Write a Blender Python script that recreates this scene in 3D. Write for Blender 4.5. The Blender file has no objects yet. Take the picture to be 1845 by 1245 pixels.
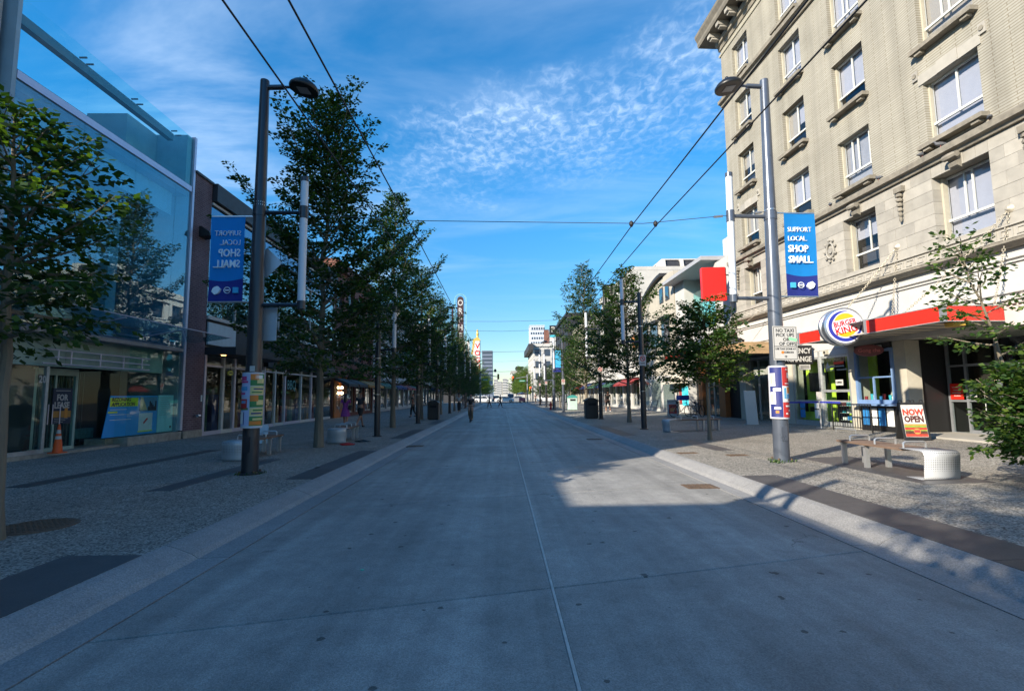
import bpy, math, random
import numpy as np
from mathutils import Vector, Matrix, Euler
R_ = math.radians
scene = bpy.context.scene
col = scene.collection
rng = random.Random(7)

# ---------------------------------------------------------------- camera
def setup_camera():
    cd = bpy.data.cameras.new('camera'); co = bpy.data.objects.new('camera', cd); col.objects.link(co)
    yaw, pit, rol = R_(1.24), R_(5.68), 0.012
    fw = Vector((math.sin(yaw)*math.cos(pit), math.cos(yaw)*math.cos(pit), math.sin(pit)))
    r0 = Vector((math.cos(yaw), -math.sin(yaw), 0)); u0 = r0.cross(fw)
    r = r0*math.cos(rol) - u0*math.sin(rol); u = u0*math.cos(rol) + r0*math.sin(rol)
    m = Matrix((r, u, -fw)).transposed().to_4x4(); m.translation = Vector((0, 0, 1.65))
    co.matrix_world = m
    cd.sensor_fit = 'HORIZONTAL'; cd.sensor_width = 36.0; cd.lens = 900.0/1845.0*36.0
    cd.clip_start = 0.05; cd.clip_end = 9000
    scene.camera = co
setup_camera()

# ---------------------------------------------------------------- sky, sun, exposure
SUN_EL = R_(26.5); SUN_TO = Vector((-0.79, -0.61, 0)).normalized()   # horizontal direction towards the sun
def setup_world():
    w = bpy.data.worlds.new('World'); scene.world = w; w.use_nodes = True
    nt = w.node_tree; nt.nodes.clear(); N = nt.nodes.new; L = nt.links.new
    out = N('ShaderNodeOutputWorld'); bg = N('ShaderNodeBackground'); bg.inputs['Strength'].default_value = 0.118
    sky = N('ShaderNodeTexSky'); sky.sky_type = 'NISHITA'; sky.sun_disc = False
    sky.sun_elevation = SUN_EL; sky.sun_rotation = math.atan2(SUN_TO.x, SUN_TO.y)
    sky.air_density = 1.0; sky.dust_density = 0.15; sky.ozone_density = 3.0; sky.altitude = 20
    hs = N('ShaderNodeHueSaturation'); hs.inputs['Saturation'].default_value = 1.36; hs.inputs['Hue'].default_value = 0.496; hs.inputs['Value'].default_value = 1.12
    # clouds: direction projected on a high flat layer
    tc = N('ShaderNodeTexCoord'); sp = N('ShaderNodeSeparateXYZ'); L(tc.outputs['Generated'], sp.inputs[0])
    def M(op, a, b=None, c=None):
        n = N('ShaderNodeMath'); n.operation = op
        for i, v in enumerate((a, b, c)):
            if v is None: continue
            if isinstance(v, (int, float)): n.inputs[i].default_value = v
            else: L(v, n.inputs[i])
        return n.outputs[0]
    dim = N('ShaderNodeMapRange'); dim.interpolation_type = 'SMOOTHSTEP'; dim.inputs['From Min'].default_value = 0.0; dim.inputs['From Max'].default_value = 0.45; dim.inputs['To Min'].default_value = 0.60; dim.inputs['To Max'].default_value = 1.0
    L(sp.outputs[2], dim.inputs['Value']); dv = N('ShaderNodeVectorMath'); dv.operation = 'SCALE'; L(sky.outputs[0], dv.inputs[0]); L(dim.outputs[0], dv.inputs['Scale']); L(dv.outputs[0], hs.inputs['Color'])
    zz = M('MAXIMUM', sp.outputs[2], 0.02)
    px = M('DIVIDE', sp.outputs[0], zz); py = M('DIVIDE', sp.outputs[1], zz)
    cb = N('ShaderNodeCombineXYZ'); L(px, cb.inputs[0]); L(py, cb.inputs[1])
    def noise(scale, detail, rough, dist=0.0, off=(0, 0, 0), rot=0.0, sc=(1, 1, 1)):
        mp = N('ShaderNodeMapping'); mp.inputs['Location'].default_value = off; mp.inputs['Rotation'].default_value = (0, 0, rot); mp.inputs['Scale'].default_value = sc
        L(cb.outputs[0], mp.inputs[0])
        n = N('ShaderNodeTexNoise'); n.inputs['Scale'].default_value = scale; n.inputs['Detail'].default_value = detail
        n.inputs['Roughness'].default_value = rough; n.inputs['Distortion'].default_value = dist
        L(mp.outputs[0], n.inputs['Vector']); return n.outputs['Fac']
    def ramp(v, a, b):
        n = N('ShaderNodeMapRange'); n.interpolation_type = 'SMOOTHSTEP'; n.inputs['From Min'].default_value = a; n.inputs['From Max'].default_value = b
        L(v, n.inputs['Value']); return n.outputs[0]
    # a mackerel band of small rippled puffs running across the street, its edges broken by noise
    puff = ramp(noise(27, 3, 0.6, 0.5, (3.1, 0.4, 0), 0.5, (1.0, 0.72, 1)), 0.36, 0.80)
    vv = M('ADD', py, M('MULTIPLY', px, 0.62)); vv = M('ADD', vv, M('MULTIPLY', M('SUBTRACT', noise(1.9, 5, 0.55, 0.2, (2.3, 1.1, 0)), 0.5), 0.95))
    band = M('MULTIPLY', ramp(vv, 1.38, 1.66), M('SUBTRACT', 1.0, ramp(vv, 1.75, 2.75)))
    gap = ramp(noise(2.4, 3, 0.5, 0.0, (5.5, 3.3, 0)), 0.34, 0.56)
    band = M('MULTIPLY', band, M('ADD', M('MULTIPLY', gap, 0.75), 0.25))
    band = M('MULTIPLY', band, ramp(px, -0.75, 0.05))
    c1 = M('ADD', M('MULTIPLY', M('MULTIPLY', puff, band), 0.60), M('MULTIPLY', band, 0.16))
    # thin veils
    veil = ramp(noise(1.0, 7, 0.58, 0.5, (7.7, 2.2, 0), -0.45, (0.6, 1.35, 1)), 0.42, 0.78)
    side = M('ADD', M('MULTIPLY', M('SUBTRACT', 1.0, ramp(px, -1.1, -0.2)), 0.55), 0.22)
    c2 = M('MULTIPLY', veil, side)
    cl = M('ADD', c1, c2); cl = M('MINIMUM', cl, 0.85)
    fade = ramp(sp.outputs[2], 0.10, 0.34)
    cl = M('MULTIPLY', cl, fade)
    mix = N('ShaderNodeMix'); mix.data_type = 'RGBA'
    L(cl, mix.inputs['Factor']); L(hs.outputs[0], mix.inputs['A']); mix.inputs['B'].default_value = (3.9, 4.9, 6.2, 1)
    L(mix.outputs['Result'], bg.inputs['Color']); L(bg.outputs[0], out.inputs['Surface'])
    sd = bpy.data.lights.new('sun', 'SUN'); sd.energy = 5.0; sd.angle = R_(0.53); sd.color = (1.0, 0.89, 0.72)
    so = bpy.data.objects.new('sun', sd); col.objects.link(so)
    d = Vector((SUN_TO.x*math.cos(SUN_EL), SUN_TO.y*math.cos(SUN_EL), math.sin(SUN_EL)))
    so.rotation_euler = d.to_track_quat('Z', 'Y').to_euler(); so.location = (-30, -25, 40)
setup_world()
vs = scene.view_settings; vs.view_transform = 'Standard'; vs.look = 'None'; vs.exposure = 0.96; vs.gamma = 1.0; vs.use_curve_mapping = False
scene.render.engine = 'CYCLES'
scene.cycles.max_bounces = 8; scene.cycles.transparent_max_bounces = 24; scene.cycles.transmission_bounces = 6
scene.cycles.caustics_reflective = False; scene.cycles.caustics_refractive = False

# ---------------------------------------------------------------- materials
def C(h, k=1.0):
    h = h.lstrip('#'); o = []
    for i in (0, 2, 4):
        s = int(h[i:i+2], 16)/255.0
        o.append(((s/12.92) if s <= 0.04045 else ((s+0.055)/1.055)**2.4)*k)
    return tuple(o)
_m = {}
def mat(name, c=None, rough=0.6, metal=0.0, var=0.0, vs=4.0, bump=0.0, bs=40.0, spec=0.5, stretch=(1, 1, 1), spots=0.0, emit=0.0, rnd=0.0, coat=0.0):
    """procedural principled material: base colour broken up by two noises, optional bump, optional variation per object"""
    if name in _m: return _m[name]
    if isinstance(c, str): c = C(c)
    m = bpy.data.materials.new(name); m.use_nodes = True; nt = m.node_tree; N = nt.nodes.new; L = nt.links.new
    b = nt.nodes['Principled BSDF']; b.inputs['Roughness'].default_value = rough; b.inputs['Metallic'].default_value = metal
    b.inputs['Specular IOR Level'].default_value = spec; b.inputs['Coat Weight'].default_value = coat
    b.inputs['Base Color'].default_value = (*c, 1)
    if emit: b.inputs['Emission Color'].default_value = (*c, 1); b.inputs['Emission Strength'].default_value = emit
    tc = N('ShaderNodeTexCoord'); mp = N('ShaderNodeMapping'); mp.inputs['Scale'].default_value = stretch; L(tc.outputs['Object'], mp.inputs[0])
    last = None
    if var:
        n = N('ShaderNodeTexNoise'); n.inputs['Scale'].default_value = vs; n.inputs['Detail'].default_value = 8; n.inputs['Roughness'].default_value = 0.65
        L(mp.outputs[0], n.inputs['Vector'])
        mr = N('ShaderNodeMapRange'); mr.inputs['From Min'].default_value = 0.3; mr.inputs['From Max'].default_value = 0.7
        mr.inputs['To Min'].default_value = 1-var; mr.inputs['To Max'].default_value = 1+var; L(n.outputs['Fac'], mr.inputs['Value'])
        last = mr.outputs[0]
    if rnd:
        oi = N('ShaderNodeObjectInfo'); mr = N('ShaderNodeMapRange'); mr.inputs['To Min'].default_value = 1-rnd; mr.inputs['To Max'].default_value = 1+rnd
        L(oi.outputs['Random'], mr.inputs['Value'])
        if last is not None:
            mu = N('ShaderNodeMath'); mu.operation = 'MULTIPLY'; L(last, mu.inputs[0]); L(mr.outputs[0], mu.inputs[1]); last = mu.outputs[0]
        else: last = mr.outputs[0]
    if last is not None:
        vm = N('ShaderNodeVectorMath'); vm.operation = 'SCALE'; vm.inputs[0].default_value = c; L(last, vm.inputs['Scale']); L(vm.outputs[0], b.inputs['Base Color'])
        r2 = N('ShaderNodeMath'); r2.operation = 'MULTIPLY'; r2.inputs[0].default_value = rough; L(last, r2.inputs[1]); L(r2.outputs[0], b.inputs['Roughness'])
    if bump:
        n2 = N('ShaderNodeTexNoise'); n2.inputs['Scale'].default_value = bs; n2.inputs['Detail'].default_value = 4; L(mp.outputs[0], n2.inputs['Vector'])
        bp = N('ShaderNodeBump'); bp.inputs['Strength'].default_value = bump; bp.inputs['Distance'].default_value = 0.01; L(n2.outputs['Fac'], bp.inputs['Height']); L(bp.outputs[0], b.inputs['Normal'])
    _m[name] = m; return m

def glass(name, tint=(0.8, 0.95, 0.95), ior=1.6, rough=0.0, refl=1.0, base=0.0):
    """sheet glass: clear through, mirror by Fresnel"""
    if name in _m: return _m[name]
    m = bpy.data.materials.new(name); m.use_nodes = True; nt = m.node_tree; nt.nodes.clear(); N = nt.nodes.new; L = nt.links.new
    o = N('ShaderNodeOutputMaterial'); mx = N('ShaderNodeMixShader'); t = N('ShaderNodeBsdfTransparent'); g = N('ShaderNodeBsdfGlossy')
    t.inputs['Color'].default_value = (*tint, 1); g.inputs['Roughness'].default_value = rough; g.inputs['Color'].default_value = (refl, refl, refl, 1)
    # Schlick reflectance, the same from both faces of the sheet
    f0 = ((ior-1)/(ior+1))**2+base; gg = N('ShaderNodeNewGeometry'); dt = N('ShaderNodeVectorMath'); dt.operation = 'DOT_PRODUCT'; L(gg.outputs['Normal'], dt.inputs[0]); L(gg.outputs['Incoming'], dt.inputs[1])
    def M(op, a, b=None):
        n = N('ShaderNodeMath'); n.operation = op; n.use_clamp = op == 'MULTIPLY_ADD'
        for i, q in enumerate((a, b)):
            if q is None: continue
            if isinstance(q, (int, float)): n.inputs[i].default_value = q
            else: L(q, n.inputs[i])
        return n
    pw = M('POWER', M('SUBTRACT', 1.0, M('ABSOLUTE', dt.outputs['Value']).outputs[0]).outputs[0], 5.0); ad = M('MULTIPLY_ADD', pw.outputs[0], 1-f0); ad.inputs[2].default_value = f0
    # slight waviness of real panes
    n = N('ShaderNodeTexNoise'); n.inputs['Scale'].default_value = 0.8; tc = N('ShaderNodeTexCoord'); L(tc.outputs['Object'], n.inputs['Vector'])
    bp = N('ShaderNodeBump'); bp.inputs['Strength'].default_value = 0.06; bp.inputs['Distance'].default_value = 0.05; L(n.outputs['Fac'], bp.inputs['Height']); L(bp.outputs[0], g.inputs['Normal'])
    L(ad.outputs[0], mx.inputs[0]); L(t.outputs[0], mx.inputs[1]); L(g.outputs[0], mx.inputs[2]); L(mx.outputs[0], o.inputs[0])
    _m[name] = m; return m

# ---------------------------------------------------------------- mesh helpers
class MB:
    def __init__(s): s.v = []; s.f = []
    def quad(s, a, b, c, d):
        n = len(s.v); s.v += [a, b, c, d]; s.f.append((n, n+1, n+2, n+3)); return s
    def poly(s, pts):
        n = len(s.v); s.v += list(pts); s.f.append(tuple(range(n, n+len(pts)))); return s
    def box(s, x0, x1, y0, y1, z0, z1, c=0.0):
        n = len(s.v)
        if c <= 0:
            s.v += [(x0, y0, z0), (x1, y0, z0), (x1, y1, z0), (x0, y1, z0), (x0, y0, z1), (x1, y0, z1), (x1, y1, z1), (x0, y1, z1)]
            for q in ((0, 3, 2, 1), (4, 5, 6, 7), (0, 1, 5, 4), (1, 2, 6, 5), (2, 3, 7, 6), (3, 0, 4, 7)): s.f.append(tuple(n+i for i in q))
        else:   # chamfered top and vertical edges
            def ring(x0, x1, y0, y1, z, k): return [(x0+k, y0, z), (x1-k, y0, z), (x1, y0+k, z), (x1, y1-k, z), (x1-k, y1, z), (x0+k, y1, z), (x0, y1-k, z), (x0, y0+k, z)]
            s.v += ring(x0, x1, y0, y1, z0, c) + ring(x0, x1, y0, y1, z1-c, c) + ring(x0+c, x1-c, y0+c, y1-c, z1, c*0.6)
            for j in (0, 1):
                for i in range(8): s.f.append((n+8*j+i, n+8*j+(i+1) % 8, n+8*j+8+(i+1) % 8, n+8*j+8+i))
            s.f.append(tuple(n+16+i for i in range(8))); s.f.append(tuple(n+7-i for i in range(8)))
        return s
    def tube(s, pts, rad, n=8, cap=True, closed=False):
        pts = [Vector(p) for p in pts]; k = len(pts)
        if not hasattr(rad, '__len__'): rad = [rad]*k
        base = len(s.v); up = None
        for i, p in enumerate(pts):
            if closed: d = pts[(i+1) % k]-pts[i-1]
            else: d = pts[min(i+1, k-1)]-pts[max(i-1, 0)]
            if d.length < 1e-9: d = Vector((0, 0, 1))
            d.normalize()
            if up is None:
                up = Vector((0, 0, 1)) if abs(d.z) < 0.9 else Vector((1, 0, 0))
            a = up - d*up.dot(d)
            if a.length < 1e-6: a = d.orthogonal()
            a.normalize(); up = a; b = d.cross(a)
            for j in range(n):
                t = 2*math.pi*j/n; s.v.append(tuple(p+(a*math.cos(t)+b*math.sin(t))*rad[i]))
        for i in range(k if closed else k-1):
            i2 = (i+1) % k
            for j in range(n): s.f.append((base+i*n+j, base+i*n+(j+1) % n, base+i2*n+(j+1) % n, base+i2*n+j))
        if cap and not closed:
            s.f.append(tuple(base+n-1-j for j in range(n))); s.f.append(tuple(base+(k-1)*n+j for j in range(n)))
        return s
    def lathe(s, prof, n=16, axis='z', o=(0, 0, 0), cap=True):
        base = len(s.v)
        for r, h in prof:
            for j in range(n):
                t = 2*math.pi*j/n; a, b = r*math.cos(t), r*math.sin(t)
                p = (a, b, h) if axis == 'z' else ((a, h, b) if axis == 'y' else (h, a, b))
                s.v.append((p[0]+o[0], p[1]+o[1], p[2]+o[2]))
        for i in range(len(prof)-1):
            for j in range(n): s.f.append((base+i*n+j, base+i*n+(j+1) % n, base+(i+1)*n+(j+1) % n, base+(i+1)*n+j))
        if cap:
            s.f.append(tuple(base+n-1-j for j in range(n))); m = base+(len(prof)-1)*n; s.f.append(tuple(m+j for j in range(n)))
        return s
    def prism(s, prof, a0, a1, axis='y'):
        """closed 2-D profile swept along an axis; axis y: profile is (x, z); axis x: (y, z); axis z: (x, y)"""
        def P(p, a): return (p[0], a, p[1]) if axis == 'y' else ((a, p[0], p[1]) if axis == 'x' else (p[0], p[1], a))
        n = len(s.v); k = len(prof); s.v += [P(p, a0) for p in prof]+[P(p, a1) for p in prof]
        for i in range(k): s.f.append((n+i, n+(i+1) % k, n+k+(i+1) % k, n+k+i))
        s.f.append(tuple(n+k-1-i for i in range(k))); s.f.append(tuple(n+k+i for i in range(k))); return s
    def arc(s, r, a0, a1, z0, z1, n=6, o=(0, 0)):
        """curved patch on a pole; angles in degrees, -90 faces the camera"""
        b = len(s.v)
        for i in range(n+1):
            t = R_(a0+(a1-a0)*i/n); x, y = o[0]+r*math.cos(t), o[1]+r*math.sin(t); s.v += [(x, y, z0), (x, y, z1)]
        for i in range(n): s.f.append((b+2*i, b+2*i+2, b+2*i+3, b+2*i+1))
        return s
    def mesh(s, name, smooth=False):
        me = bpy.data.meshes.new(name); me.from_pydata([tuple(v) for v in s.v], [], s.f); me.update()
        if smooth:
            me.polygons.foreach_set('use_smooth', [True]*len(me.polygons)); me.set_sharp_from_angle(angle=R_(38))
        return me
    def build(s, name, m, parent=None, smooth=False, loc=(0, 0, 0), rot=(0, 0, 0)):
        me = s.mesh(name, smooth); me.materials.append(m); return link(name, me, parent, loc, rot)
def link(name, data, parent=None, loc=(0, 0, 0), rot=(0, 0, 0)):
    o = bpy.data.objects.new(name, data); col.objects.link(o); o.parent = parent; o.location = loc; o.rotation_euler = rot; return o
def tag(o, label=None, cat=None, group=None, kind=None):
    if label: o['label'] = label
    if cat: o['category'] = cat
    if group: o['group'] = group
    if kind: o['kind'] = kind
    return o
def thing(name, label, cat, loc=(0, 0, 0), rz=0.0, group=None):
    return tag(link(name, None, None, loc, (0, 0, rz)), label, cat, group)
def dup(root, loc, rz=0.0, label=None, scale=None):
    def cp(o, p):
        c = o.copy(); col.objects.link(c); c.parent = p
        for ch in kids.get(o.name, ()): cp(ch, c)
        return c
    kids = {}
    for o in root.children_recursive: kids.setdefault(o.parent.name, []).append(o)
    r = cp(root, None); r.location = loc; r.rotation_euler = (0, 0, rz)
    if label: r['label'] = label
    if scale: r.scale = scale
    return r
def box(name, m, parent, x0, x1, y0, y1, z0, z1, c=0.0): return MB().box(x0, x1, y0, y1, z0, z1, c).build(name, m, parent)
_tx = {}
def text(body, size, m, parent, loc, rot, ext=0.004, bold=0.0, sx=1.0, name='lettering', align='CENTER', shear=0.0, sp=1.0, ly=0.9):
    key = (body, size, ext, bold, align, m.name, shear, sp, ly)
    if key not in _tx:
        cu = bpy.data.curves.new('t', 'FONT'); cu.body = body; cu.size = size; cu.extrude = ext; cu.offset = bold; cu.align_x = align; cu.align_y = 'CENTER'
        cu.resolution_u = 2; cu.shear = shear; cu.space_character = sp; cu.space_line = ly
        o = bpy.data.objects.new('t', cu); col.objects.link(o)
        dg = bpy.context.evaluated_depsgraph_get(); me = bpy.data.meshes.new_from_object(o.evaluated_get(dg)); me.name = 'lettering'
        bpy.data.objects.remove(o); bpy.data.curves.remove(cu); me.materials.clear(); me.materials.append(m); _tx[key] = me
    o = link(name, _tx[key], parent, loc, rot); o.scale = (sx, 1, 1); return o
FACE_CAM = (math.pi/2, 0, 0); FACE_PX = (math.pi/2, 0, math.pi/2); FACE_NX = (math.pi/2, 0, -math.pi/2)
# ---------------------------------------------------------------- materials of the ground
def mat_ground(name, c, agg_scale, agg, stain, rough=0.75, bump=0.3, spots=0.0, rnd=0.0, tint=(1, 1, 1), streak=0.0):
    """concrete / exposed aggregate in world coordinates: pebbles, broad stains, gum spots"""
    m = bpy.data.materials.new(name); m.use_nodes = True; nt = m.node_tree; N = nt.nodes.new; L = nt.links.new
    b = nt.nodes['Principled BSDF']; b.inputs['Roughness'].default_value = rough; b.inputs['Specular IOR Level'].default_value = 0.4
    geo = N('ShaderNodeNewGeometry'); P = geo.outputs['Position']
    def noise(sc, det=6, ro=0.6, st=None):
        n = N('ShaderNodeTexNoise'); n.inputs['Scale'].default_value = sc; n.inputs['Detail'].default_value = det; n.inputs['Roughness'].default_value = ro
        if st:
            mp = N('ShaderNodeMapping'); mp.inputs['Scale'].default_value = st; L(P, mp.inputs[0]); L(mp.outputs[0], n.inputs['Vector'])
        else: L(P, n.inputs['Vector'])
        return n.outputs['Fac']
    def rm(v, a, b2, lo, hi):
        n = N('ShaderNodeMapRange'); n.inputs['From Min'].default_value = a; n.inputs['From Max'].default_value = b2; n.inputs['To Min'].default_value = lo; n.inputs['To Max'].default_value = hi
        L(v, n.inputs['Value']); return n.outputs[0]
    def mul(a, b2):
        n = N('ShaderNodeMath'); n.operation = 'MULTIPLY'; L(a, n.inputs[0]); L(b2, n.inputs[1]); return n.outputs[0]
    vo = N('ShaderNodeTexVoronoi'); vo.inputs['Scale'].default_value = agg_scale; L(P, vo.inputs['Vector'])
    sv = N('ShaderNodeSeparateColor'); L(vo.outputs['Color'], sv.inputs[0])
    k = rm(sv.outputs[0], 0, 1, 1-agg, 1+agg)
    k = mul(k, rm(noise(0.55, 8, 0.62), 0.3, 0.7, 1-stain, 1+stain*0.8))
    k = mul(k, rm(noise(5.0, 5), 0.3, 0.7, 1-stain*0.5, 1+stain*0.5))
    if streak: k = mul(k, rm(noise(1.0, 5, 0.6, (2.6, 0.10, 1)), 0.35, 0.65, 1-streak, 1+streak))
    if spots:
        v2 = N('ShaderNodeTexVoronoi'); v2.voronoi_dimensions = '2D'; v2.inputs['Scale'].default_value = 1.9; v2.inputs['Randomness'].default_value = 1.0; L(P, v2.inputs['Vector'])
        sc2 = N('ShaderNodeSeparateColor'); L(v2.outputs['Color'], sc2.inputs[0])
        rad = rm(sc2.outputs[1], 0.55, 1.0, 0.0, 0.075)
        wob = N('ShaderNodeMath'); wob.operation = 'MULTIPLY'; L(rm(noise(14.0, 3), 0.3, 0.7, 0.35, 1.5), wob.inputs[0]); L(rad, wob.inputs[1]); rad = wob.outputs[0]
        lt = N('ShaderNodeMath'); lt.operation = 'LESS_THAN'; L(v2.outputs['Distance'], lt.inputs[0]); L(rad, lt.inputs[1])
        k = mul(k, rm(lt.outputs[0], 0, 1, 1.0, 1-spots))
    if streak:      # wheel paths worn darker along each lane, and a few hairline cracks
        sx = N('ShaderNodeSeparateXYZ'); L(P, sx.inputs[0]); sn = N('ShaderNodeMath'); sn.operation = 'SINE'
        ma = N('ShaderNodeMath'); ma.operation = 'MULTIPLY_ADD'; L(sx.outputs[0], ma.inputs[0]); ma.inputs[1].default_value = 3.75; ma.inputs[2].default_value = 0.9; L(ma.outputs[0], sn.inputs[0])
        pm = rm(sn.outputs[0], -0.2, 1.0, 1.05, 0.86); br = rm(noise(0.35, 4), 0.35, 0.65, 0.0, 1.0); ml = N('ShaderNodeMix'); ml.inputs['A'].default_value = 1.0; L(br, ml.inputs['Factor']); L(pm, ml.inputs['B']); k = mul(k, ml.outputs['Result'])
        dn = N('ShaderNodeTexNoise'); dn.inputs['Scale'].default_value = 1.3; dn.inputs['Detail'].default_value = 5; L(P, dn.inputs['Vector']); av = N('ShaderNodeVectorMath'); av.operation = 'MULTIPLY_ADD'; L(dn.outputs['Color'], av.inputs[0]); av.inputs[1].default_value = (1.1, 1.1, 0); L(P, av.inputs[2])
        ve = N('ShaderNodeTexVoronoi'); ve.voronoi_dimensions = '2D'; ve.feature = 'DISTANCE_TO_EDGE'; ve.inputs['Scale'].default_value = 0.22; L(av.outputs[0], ve.inputs['Vector'])
        ck = rm(ve.outputs['Distance'], 0.0010, 0.0022, 0.55, 1.0); cm = N('ShaderNodeMix'); cm.inputs['A'].default_value = 1.0; L(rm(noise(0.4, 2), 0.56, 0.60, 0.0, 1.0), cm.inputs['Factor']); L(ck, cm.inputs['B']); k = mul(k, cm.outputs['Result'])
    if rnd:
        oi = N('ShaderNodeObjectInfo'); k = mul(k, rm(oi.outputs['Random'], 0, 1, 1-rnd, 1+rnd))
    vm = N('ShaderNodeVectorMath'); vm.operation = 'SCALE'; vm.inputs[0].default_value = c; L(k, vm.inputs['Scale']); L(vm.outputs[0], b.inputs['Base Color'])
    bp = N('ShaderNodeBump'); bp.inputs['Strength'].default_value = bump; bp.inputs['Distance'].default_value = 0.006; L(vo.outputs['Distance'], bp.inputs['Height']); L(bp.outputs[0], b.inputs['Normal'])
    return m
M_slab = mat_ground('road concrete', (0.265, 0.26, 0.248), 130, 0.24, 0.26, 0.62, 0.2, spots=0.68, rnd=0.06, streak=0.17)
M_base = mat('joint filler', (0.05, 0.05, 0.04), 0.9, var=0.3)
M_agg = mat_ground('exposed aggregate paving', (0.235, 0.22, 0.195), 55, 0.75, 0.22, 0.7, 0.8, spots=0.35)
M_kerb = mat_ground('granite kerb', (0.265, 0.263, 0.262), 95, 0.22, 0.15, 0.65, 0.3, rnd=0.06)
M_gran = mat_ground('dark basalt paver', (0.075, 0.072, 0.075), 120, 0.15, 0.2, 0.5, 0.15, spots=0.0, rnd=0.12)
M_seal = mat('pale joint sealant', (0.42, 0.42, 0.40), 0.6, var=0.3, vs=9)
M_land = mat('distant ground', (0.12, 0.12, 0.11), 0.9, var=0.3, vs=0.05)
M_iron = mat('rusty cast iron', (0.13, 0.088, 0.06), 0.7, 0.2, var=0.4, vs=8, bump=0.5, bs=60)
M_asph = mat('asphalt', (0.06, 0.06, 0.062), 0.85, var=0.25, vs=1.5, bump=0.3, bs=60)
M_paint = mat('road paint', (0.7, 0.7, 0.68), 0.6, var=0.15)

def ST(o): return tag(o, kind='structure')
ST(box('ground', M_land, None, -3500, 3500, -300, 6000, -0.6, -0.45))
# road: bed, slabs cut by skewed joints, gutters, kerbs
road = ST(box('road', M_base, None, -3.25, 4.10, -14, 104, -0.3, -0.03))
XL, XC, XR = -2.87, 0.42, 3.75; SK = 0.245; STEP = 4.0; J0 = 4.37
def slab(x0, x1, ya, yb):
    g = 0.009; mb = MB(); pts = []
    p = [(x0+g, ya+SK*x0+g), (x1-g, ya+SK*x1+g), (x1-g, yb+SK*x1-g), (x0+g, yb+SK*x0-g)]
    n = 0; e = 0.007
    cx = sum(q[0] for q in p)/4; cy = sum(q[1] for q in p)/4
    low = [(q[0], q[1], -0.2) for q in p]; mid = [(q[0], q[1], -e) for q in p]
    top = [(q[0]+(e if q[0] < cx else -e), q[1]+(e if q[1] < cy else -e), 0) for q in p]
    mb.v = low+mid+top
    for j in (0, 4):
        for i in range(4): mb.f.append((j+i, j+(i+1) % 4, j+4+(i+1) % 4, j+4+i))
    mb.f.append((8, 9, 10, 11)); return mb
r = -5
while J0+r*STEP < 64:
    for a, b2 in ((XL, XC), (XC, XR)): slab(a, b2, J0+r*STEP, J0+(r+1)*STEP).build('slab', M_slab, road)
    r += 1
yE = J0+r*STEP
mb = MB(); mb.prism([(XL, -0.03), (XR, -0.03), (XR, 0), (XL, 0)], yE+1.2, 104); mb.build('far_slab', M_slab, road)
box('joint_sealant', M_seal, road, XC-0.011, XC+0.011, -14, 62, -0.02, 0.003)
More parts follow.
